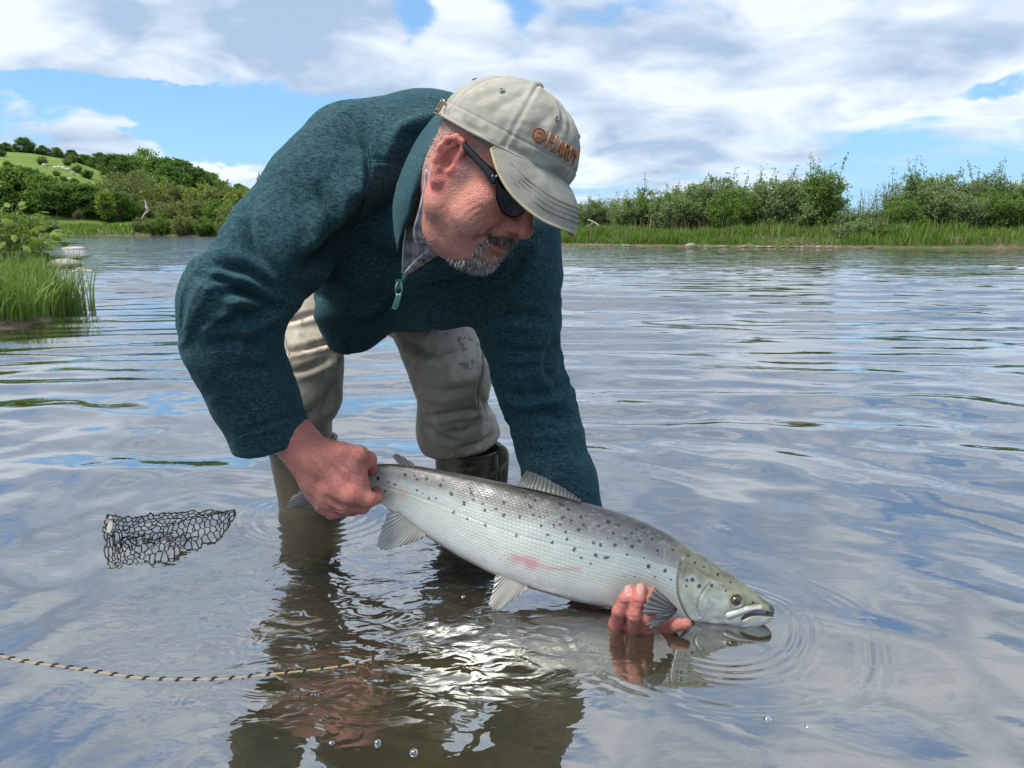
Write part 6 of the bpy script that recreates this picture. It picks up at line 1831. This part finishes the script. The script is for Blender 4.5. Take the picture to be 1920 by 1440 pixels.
near_blend(gs(max_d, 4.5) * 0.8, (0.70, 0.69, 0.66)); near_blend(gape, (0.40, 0.33, 0.36)); near_blend(gs(gape_d - gw, 1.6) * 0.35 * (U > 1390), (0.16, 0.14, 0.13))
near_blend(smooth(18, 12, eye_d) * 0.6, (0.12, 0.11, 0.085))
near_blend(smooth(3.0, 1.6, nost), (0.04, 0.035, 0.03))
near_blend(smooth(10, 4, np.hypot(U - 1449, V - 1139)) * 0.9, (0.03, 0.028, 0.03))
# bruised pink on the flank, scraped scales by the tail
near_blend(np.clip(gs(np.hypot((U - 985 - 0.0 * V) / 34, (V - 1052 - 0.28 * (U - 985)) / 13), 1.0) * (0.55 + 0.6 * fbm(fv, 60, 3, 15)), 0, 0.75), (0.62, 0.30, 0.31))
pk1, _ = seg_d([(960, 1040), (1000, 1056), (1040, 1066), (1085, 1066)]); near_blend(gs(pk1, 3.5) * 0.5, (0.64, 0.26, 0.27))
near_blend(np.clip(gs(np.hypot((U - 757) / 10, (V - 925) / 14), 1.0) * (0.4 + 0.8 * fbm(fv, 120, 2, 25)), 0, 0.6), (0.62, 0.40, 0.32))
near_blend(np.clip(gs(np.hypot((U - 690) / 12, (V - 905) / 14), 1.0) * 0.35, 0, 1), (0.60, 0.36, 0.33))
# black crosses and dots
rs = np.random.RandomState(42)
spots = []
for (x, y) in [(1090, 1046), (1117, 1041), (1126, 1022), (1135, 1046), (1140, 1045), (1176, 1040), (1208, 1046), (1216, 1062), (1247, 1070), (1153, 1022), (1173, 1010), (1200, 1015), (1185, 1024), (1233, 1032), (1290, 1042), (1261, 1031), (1060, 998), (1085, 993), (1035, 1017), (1015, 986), (1038, 986), (1108, 1057), (1150, 1000), (1205, 990), (1113, 1018), (1077, 1030), (1000, 965), (968, 1004), (945, 966), (975, 968), (930, 955), (905, 945), (888, 937), (870, 944), (846, 926), (884, 923), (910, 985), (912, 934), (945, 942), (1003, 938), (985, 933), (850, 961), (876, 973), (1055, 970), (1071, 976), (1095, 985), (1066, 955), (1025, 960), (826, 910), (1122, 985), (1140, 978), (1090, 970), (1050, 945), (709, 897), (760, 890), (800, 897), (831, 900), (1222, 1010), (1185, 1000), (1160, 985), (1027, 1003), (1063, 1011), (995, 950)]:
    spots.append((x, y, rs.uniform(2.6, 4.9), 'x'))
for i in range(40):
    x = rs.uniform(720, 1240); y = np.interp(x, FU[:, 0], FU[:, 1]) + rs.uniform(6, 60)
    spots.append((x, y, rs.uniform(1.8, 3.2), 'x'))
for x, y, r in [(1298, 1087, 4.2), (1311, 1099, 4.4), (1334, 1097, 4.2), (1288, 1088, 3.0), (1346, 1077, 3.4), (1370, 1092, 2.6), (1287, 1099, 2.6), (1361, 1108, 2.2), (1320, 1063, 2.4), (1303, 1055, 3.0), (1228, 1082, 2.0), (1190, 1082, 1.8), (1170, 1080, 1.6), (1258, 1087, 2.4)]:
    spots.append((x, y, r, 'o'))
for x, y, r, kd in spots:
    idx = np.nonzero((np.abs(U - x) < 10) & (np.abs(V - y) < 10) & near_m)[0]
    if not len(idx):
        continue
    dx_, dy_ = U[idx] - x, V[idx] - y
    if kd == 'o':
        m = smooth(r * 1.1, r * 0.75, np.hypot(dx_, dy_))
    else:
        a = rs.uniform(0, math.pi); w = r * 0.33
        m = np.zeros(len(idx))
        for b in (a, a + rs.uniform(0.9, 1.7)) + ((a + 2.4,) if rs.rand() < 0.3 else ()):
            al = dx_ * math.cos(b) + dy_ * math.sin(b); ac = -dx_ * math.sin(b) + dy_ * math.cos(b)
            m = np.maximum(m, smooth(w * 1.5, w * 0.8, np.abs(ac)) * smooth(r, r * 0.8, np.abs(al)))
    col[idx] = col[idx] * (1 - 0.93 * m[:, None]) + np.array([0.012, 0.012, 0.018]) * 0.93 * m[:, None]
scale_w = (1 - headm) * smooth(0.985, 0.9, np.abs(vert))

fishm, g = material('salmon_skin')
col_ = g.attr('hide'); aux = g.sep(g.attr('scale', 'Vector'))
su_, sv_, sw_ = aux[0], aux[1], aux[2]
# overlapping scale rows laid along the body
sc1 = g.comb(g.add(g.mul(su_, 178.0), g.mul(g.m('FLOORED_MODULO', g.m('FLOOR', g.mul(sv_, 86.0)), 2.0), 0.5)), g.mul(sv_, 86.0), 0.0)
fx = g.m('SUBTRACT', g.m('FRACT', g.sep(sc1)[0]), 0.5); fy = g.m('SUBTRACT', g.m('FRACT', g.mul(sv_, 86.0)), 0.5)
dist_ = g.m('SQRT', g.add(g.m('POWER', g.m('ABSOLUTE', fx), 2.0), g.m('POWER', g.m('ABSOLUTE', fy), 2.0)))
rim_ = g.rng(dist_, 0.30, 0.62)
rnd_ = g.voro(g.comb(g.m('FLOOR', g.sep(sc1)[0]), g.m('FLOOR', g.mul(sv_, 86.0)), 0.0), 1.0, 1.0, 'F1', 'Color')
glit = g.sep(rnd_)[0]
p = g.coord('Object')
c = g.mix(g.mul(rim_, sw_, g.rng(g.noise(p, 26, 3), 0.35, 0.65, 0.12, 0.36)), col_, g.mix(1.0, col_, (0.42, 0.42, 0.42), 'MULTIPLY'))
c = g.mix(g.mul(g.rng(glit, 0.78, 0.95), sw_, 0.16), c, (0.78, 0.80, 0.80))
bmp = g.bump(g.add(g.mul(g.m('SUBTRACT', 1.0, dist_), sw_, 1.0), g.mul(glit, sw_, 0.5), g.mul(g.noise(p, 160, 3), 0.25)), 0.38, 0.0016)
rough = g.rng(g.noise(p, 60, 3), 0.3, 0.7, 0.32, 0.44)
lum = g.node('ShaderNodeRGBToBW'); g.put(lum.inputs[0], c)
g.out(g.bsdf(c, rough, g.mul(g.rng(lum.outputs[0], 0.05, 0.45), 0.26), normal=bmp, Coat_Weight=0.28, Coat_Roughness=0.22, Specular_IOR_Level=0.6))
salmon = empty('salmon', PW(1300, 1178), category='fish', label='large silver salmon with black spots held head down at the water surface')
fo = new_obj('body', fv2, ff, fishm, salmon)
set_color(fo, 'hide', col)
set_color(fo, 'scale', np.stack([Sg, (A_ + math.pi / 2) / (2 * math.pi), scale_w], 1))
# eye
irism, g = material('salmon_iris')
p = g.coord('Object')
g.out(g.bsdf((0.20, 0.125, 0.05), 0.25, 0.4, Coat_Weight=1.0, Coat_Roughness=0.03))
pupm, g = material('salmon_pupil')
g.out(g.bsdf((0.004, 0.004, 0.005), 0.05, Coat_Weight=1.0, Coat_Roughness=0.02))
ei = np.argmin(eye_d + 100 * ~near_m)
ec, en = fv[ei], fn[ei]
t1 = np.cross(en, CU); t1 /= np.linalg.norm(t1); t2 = np.cross(en, t1)
RE = np.stack([t1, t2, en], 1)
eye = Mesh().ball(ec - en * 0.0035, (0.0088, 0.0080, 0.0056), 12, 24, RE).build('eye', irism, salmon)
Mesh().ball(ec - en * 0.0002, (0.0054, 0.0052, 0.0029), 10, 20, RE).build('pupil', pupm, eye)

# ---- fins: webbed fans with rays
def fin_mat(name, ca_, cb_, alpha):
    m, g = material(name)
    q = g.sep(g.attr('fin', 'Vector'))
    ray = q[2]
    c = g.mix(ray, ca_, cb_)
    tl = g.node('ShaderNodeBsdfTranslucent'); g.put(tl.inputs['Color'], c)
    tp = g.node('ShaderNodeBsdfTransparent')
    b = g.shmix(0.35, g.bsdf(c, 0.35, Coat_Weight=0.4, Coat_Roughness=0.15), tl.outputs[0])
    g.out(g.shmix(g.mul(g.m('SUBTRACT', 1.0, ray), q[0], alpha), b, tp.outputs[0]))
    return m
fin_pale = fin_mat('pale_fin', (0.78, 0.76, 0.72), (0.50, 0.46, 0.40), 0.25)
fin_grey = fin_mat('grey_fin', (0.42, 0.41, 0.36), (0.17, 0.16, 0.145), 0.25)
fin_dark = fin_mat('dusky_fin', (0.38, 0.37, 0.34), (0.15, 0.145, 0.135), 0.25)
def fin(name, root, tip, mat, rays=14, thick=0.0016, ripple=0.0010, m=16, bow=0.0, scallop=0.03, label=None):
    """root, tip: lists of 3-D points running the same way along the fin"""
    n = rays * 6 + 1
    a, b = spline(root, n), spline(tip, n)
    t = np.linspace(0, 1, m)[None, :, None]
    ph = np.arange(n) / 6.0
    rayv = 0.5 + 0.5 * np.cos(2 * math.pi * ph)
    rg = np.random.RandomState(len(name) * 7 + rays)
    ends = 1 + scallop * (np.interp(np.arange(n), np.arange(0, n, 3), rg.normal(0, 1, len(np.arange(0, n, 3)))))
    b = a + (b - a) * ends[:, None]
    mid_ = a[:, None] * (1 - t) + b[:, None] * t
    v = mid_.reshape(-1, 3); fc = grid_faces(n, m); nr = vnormals(v, fc)
    tt_ = np.tile(np.linspace(0, 1, m), n); rr = np.repeat(rayv, m)
    v = v + nr * (bow * np.sin(tt_ * math.pi) + ripple * (rr - 0.5) * 2 + 0.0012 * tt_ * np.repeat(np.sin(ph * 1.3), m))[:, None]
    th = thick * (1.1 - 0.8 * tt_)[:, None] * (0.6 + 0.8 * rr[:, None])
    N = n * m; idx = np.arange(N).reshape(n, m)
    edge = np.concatenate([idx[0, :-1], idx[:-1, -1], idx[-1, :0:-1], idx[:0:-1, 0]]); e2 = np.roll(edge, -1)
    rim = np.stack([edge, e2, e2 + N, edge + N], 1)
    o = new_obj(name, np.concatenate([v + nr * th / 2, v - nr * th / 2]), np.concatenate([fc, fc[:, ::-1] + N, rim[:, ::-1]]), mat, salmon, **({'label': label} if label else {}))
    q = np.stack([tt_, np.repeat(ph / rays, m), np.clip(rr, 0, 1)], 1)
    set_color(o, 'fin', np.concatenate([q, q]))
    return o
fin('dorsal_fin', [P(966, 912, 1.388), P(1000, 918, 1.382), (P(1050, 930, 1.37)), P(1088, 941, 1.362)], [P(986, 884, 1.392), P(1008, 889, 1.388), P(1050, 911, 1.375), P(1092, 938, 1.362)], fin_grey, 18, bow=0.003)
fin('adipose_fin', [P(752, 874, 1.435), P(764, 874, 1.433), P(780, 877, 1.43)], [P(736, 856, 1.437), P(744, 851, 1.435), P(772, 866, 1.432)], fin_grey, 4, 0.004, 0.0003, 10, scallop=0.0)
fin('anal_fin', [P(748, 960, 1.42), P(765, 975, 1.415), P(782, 988, 1.41), P(798, 1002, 1.405)], [P(726, 962, 1.415), P(708, 1024, 1.405), P(745, 1026, 1.40), P(796, 1008, 1.405)], fin_pale, 16, bow=0.002)
fin('pelvic_fin', [P(944, 1075, 1.372), P(962, 1082, 1.366), P(978, 1090, 1.36), P(990, 1098, 1.358)], [P(930, 1078, 1.36), P(918, 1134, 1.345), P(936, 1142, 1.342), P(990, 1104, 1.352)], fin_pale, 15, bow=0.002)
fin('pectoral_fin', [P(1270, 1142, 1.262), P(1267, 1147, 1.260), P(1262, 1150, 1.259)], [P(1226, 1100, 1.240), P(1208, 1150, 1.232), P(1238, 1151, 1.24)], fin_dark, 11, 0.0016, 0.0006, 16, 0.004)
fin('pectoral_fin', [P(1268, 1144, 1.260), P(1266, 1148, 1.259), P(1262, 1152, 1.259)], [P(1244, 1150, 1.244), P(1214, 1168, 1.232), P(1222, 1180, 1.232)], fin_dark, 8, 0.0016, 0.0005, 14, 0.003)
fin('tail_fin', [P(672, 874, 1.462), P(660, 892, 1.467), P(656, 912, 1.468), P(666, 932, 1.464)], [P(560, 880, 1.50), P(575, 905, 1.515), P(536, 948, 1.525), P(608, 950, 1.495)], fin_grey, 18, 0.003, 0.0012, 20, 0.006)
# ================================================================== landing net lying in the shallows
netm, g = material('black_rubber_mesh')
g.out(g.bsdf((0.012, 0.012, 0.013), 0.35))
canem, g = material('tan_braided_cord')
p = g.coord('Object')
g.out(g.bsdf(g.mix(g.noise(p, 120, 3), (0.22, 0.15, 0.07), (0.36, 0.27, 0.15)), 0.7))
net = empty('landing_net', PW(300, 1000), category='landing net', label='black rubber mesh landing net half sunk in the shallows with braided rim')
# hoop: a big oval just under the surface
front = [PW(-260, 1190, -0.05), PW(-120, 1222, -0.045), PW(0, 1238, -0.004), PW(120, 1256, -0.003), PW(260, 1275, -0.003), PW(400, 1281, -0.004), PW(480, 1274, -0.004), PW(600, 1258, -0.005), PW(715, 1238, -0.010), PW(800, 1205, -0.04), PW(830, 1160, -0.07), PW(780, 1105, -0.09), PW(640, 1062, -0.10), PW(440, 1030, -0.09), PW(220, 1040, -0.08), PW(20, 1060, -0.08), PW(-160, 1100, -0.07), PW(-260, 1150, -0.06), PW(-260, 1190, -0.05)]
hoop = spline(front, 420)
float_ = smooth(-0.03, -0.008, hoop[:, 2])
hoop[:, 2] = hoop[:, 2] * (1 - float_) + (wave_h(hoop[:, 0], hoop[:, 1]) - 0.0046) * float_      # the near rim floats on the surface
Mesh().tube(hoop, 0.0052, 10, False).build('hoop', canem, net)
tv_ = np.gradient(hoop, axis=0); tv_ /= np.linalg.norm(tv_, axis=1, keepdims=True)
sd = np.cross(tv_, [0, 0, 1.0]); uo = np.cross(sd, tv_)
ln = np.concatenate([[0], np.cumsum(np.linalg.norm(np.diff(hoop, axis=0), axis=1))])
fineh = np.linspace(0, ln[-1], 2600)
hp_ = np.stack([np.interp(fineh, ln, hoop[:, k]) for k in range(3)], 1); sd_ = np.stack([np.interp(fineh, ln, sd[:, k]) for k in range(3)], 1); uo_ = np.stack([np.interp(fineh, ln, uo[:, k]) for k in range(3)], 1)
a = fineh / 0.026 * 2 * math.pi
Mesh().tube(hp_ + 0.0054 * (np.cos(a)[:, None] * sd_ + np.sin(a)[:, None] * uo_), 0.0020, 5, False).build('rim_lacing', netm, net)
# the bag: honeycomb mesh rising out of the water, folded over at its left end
def bag(u, v):
    """u 0..1 along, v 0..1 from the ridge down towards the camera and under water"""
    ridge = spline([P(203, 966, 1.635), P(240, 970, 1.65), P(300, 963, 1.68), P(360, 960, 1.71), P(420, 959, 1.75), PW(452, 958, -0.01)], 100)
    foot = spline([PW(198, 1010, -0.02), PW(234, 1012, -0.03), PW(300, 1000, -0.03), PW(360, 982, -0.03), PW(420, 964, -0.02), PW(452, 959, -0.02)], 100)
    i = np.clip(u * 99, 0, 99); k = np.clip(i.astype(int), 0, 98); t = (i - k)[:, None]
    r = ridge[k] * (1 - t) + ridge[k + 1] * t; f = foot[k] * (1 - t) + foot[k + 1] * t
    q = r * (1 - v[:, None]) + f * v[:, None]
    q[:, 1] -= 0.012 * np.sin(v * math.pi)
    q += 0.004 * np.stack([vnoise(np.stack([u * 30, v * 9, 0 * u], 1), 1.0, 1), vnoise(np.stack([u * 30, v * 9, 0 * u], 1), 1.0, 2), vnoise(np.stack([u * 34, v * 9, 0 * u], 1), 1.0, 3)], 1)
    return q
mm = Mesh()
cw, rows_ = 0.035, 7
hexes = set()
import itertools
def hexpt(i, j):
    return (i, j)
segs = set()
nx_ = int(1 / cw)
for j in range(rows_):
    for i in range(nx_):
        cx = (i + 0.5 * (j % 2)) * cw; cy = (j + 0.5) / rows_
        ry = 0.667 / rows_; rx = cw / 2
        pts = [(cx, cy - ry), (cx + rx, cy - ry / 2), (cx + rx, cy + ry / 2), (cx, cy + ry), (cx - rx, cy + ry / 2), (cx - rx, cy - ry / 2)]
        for a_, b_ in zip(pts, pts[1:] + pts[:1]):
            ka, kb = tuple(np.round(a_, 4)), tuple(np.round(b_, 4))
            segs.add((min(ka, kb), max(ka, kb)))
for a_, b_ in segs:
    uu = np.linspace(a_[0], b_[0], 3); vv = np.linspace(a_[1], b_[1], 3)
    mm.tube(bag(np.clip(uu, 0, 1), np.clip(vv, -0.05, 1)), 0.0014, 4, False)
mm.build('mesh_bag', netm, net, kind='stuff')
rd = bag(np.linspace(0, 0.97, 60), np.zeros(60))
Mesh().tube(rd, 0.0013, 6).build('ridge_cord', netm, net)
# lower folds of the bag floating at the surface
fl_ = Mesh()
rs = np.random.RandomState(8)
for k in range(9):
    x0 = rs.uniform(205, 330); y0 = rs.uniform(1006, 1022)
    ptsl = [PW(x0 + i * rs.uniform(6, 12), y0 - i * 3 + rs.uniform(-4, 4), rs.uniform(-0.006, 0.006)) for i in range(6)]
    fl_.tube(spline(ptsl, 20), 0.0013, 5)
fl_.build('floating_fold', netm, net, kind='stuff')
whitem, g = material('white_tag')
g.out(g.bsdf((0.62, 0.60, 0.50), 0.5))
sheet('tag', [P(207, 968, 1.62), P(203, 985, 1.62), P(199, 1000, 1.62)], [P(211, 975, 1.62), P(212, 990, 1.62), P(205, 1001, 1.62)], 0.002, whitem, net, 10, 4, 0.001)
Mesh().tube(spline([P(196, 975, 1.62), P(215, 972, 1.62), P(228, 978, 1.63)], 10), 0.0016, 6).build('rim_end', canem, net)

# small bubbles drifting on the surface
bubm, g = material('bubble_film')
fr = g.node('ShaderNodeFresnel'); g.put(fr.inputs['IOR'], 1.5)
tp = g.node('ShaderNodeBsdfTransparent'); gls = g.node('ShaderNodeBsdfGlossy'); g.put(gls.inputs['Roughness'], 0.02)
g.out(g.shmix(g.m('ADD', g.mul(fr.outputs[0], 1.6), 0.05, clamp=True), tp.outputs[0], gls.outputs[0]))
for i, (x, y, r) in enumerate([(776, 1412, 7.5), (708, 1393, 6), (622, 1395, 5.5), (1439, 1351, 7), (1514, 1365, 5.5), (1432, 1410, 5), (868, 1120, 4), (1530, 1372, 3.5)]):
    c = PW(x, y)
    rr = r * np.linalg.norm(c - CAM) / FPX
    Mesh().ball(c + np.array([0, 0, rr * 0.15]), (rr, rr, rr * 0.8), 8, 14).build('bubble', bubm, None, category='bubble', label='small clear bubble floating on the calm water near the fish', group='bubbles on the water')
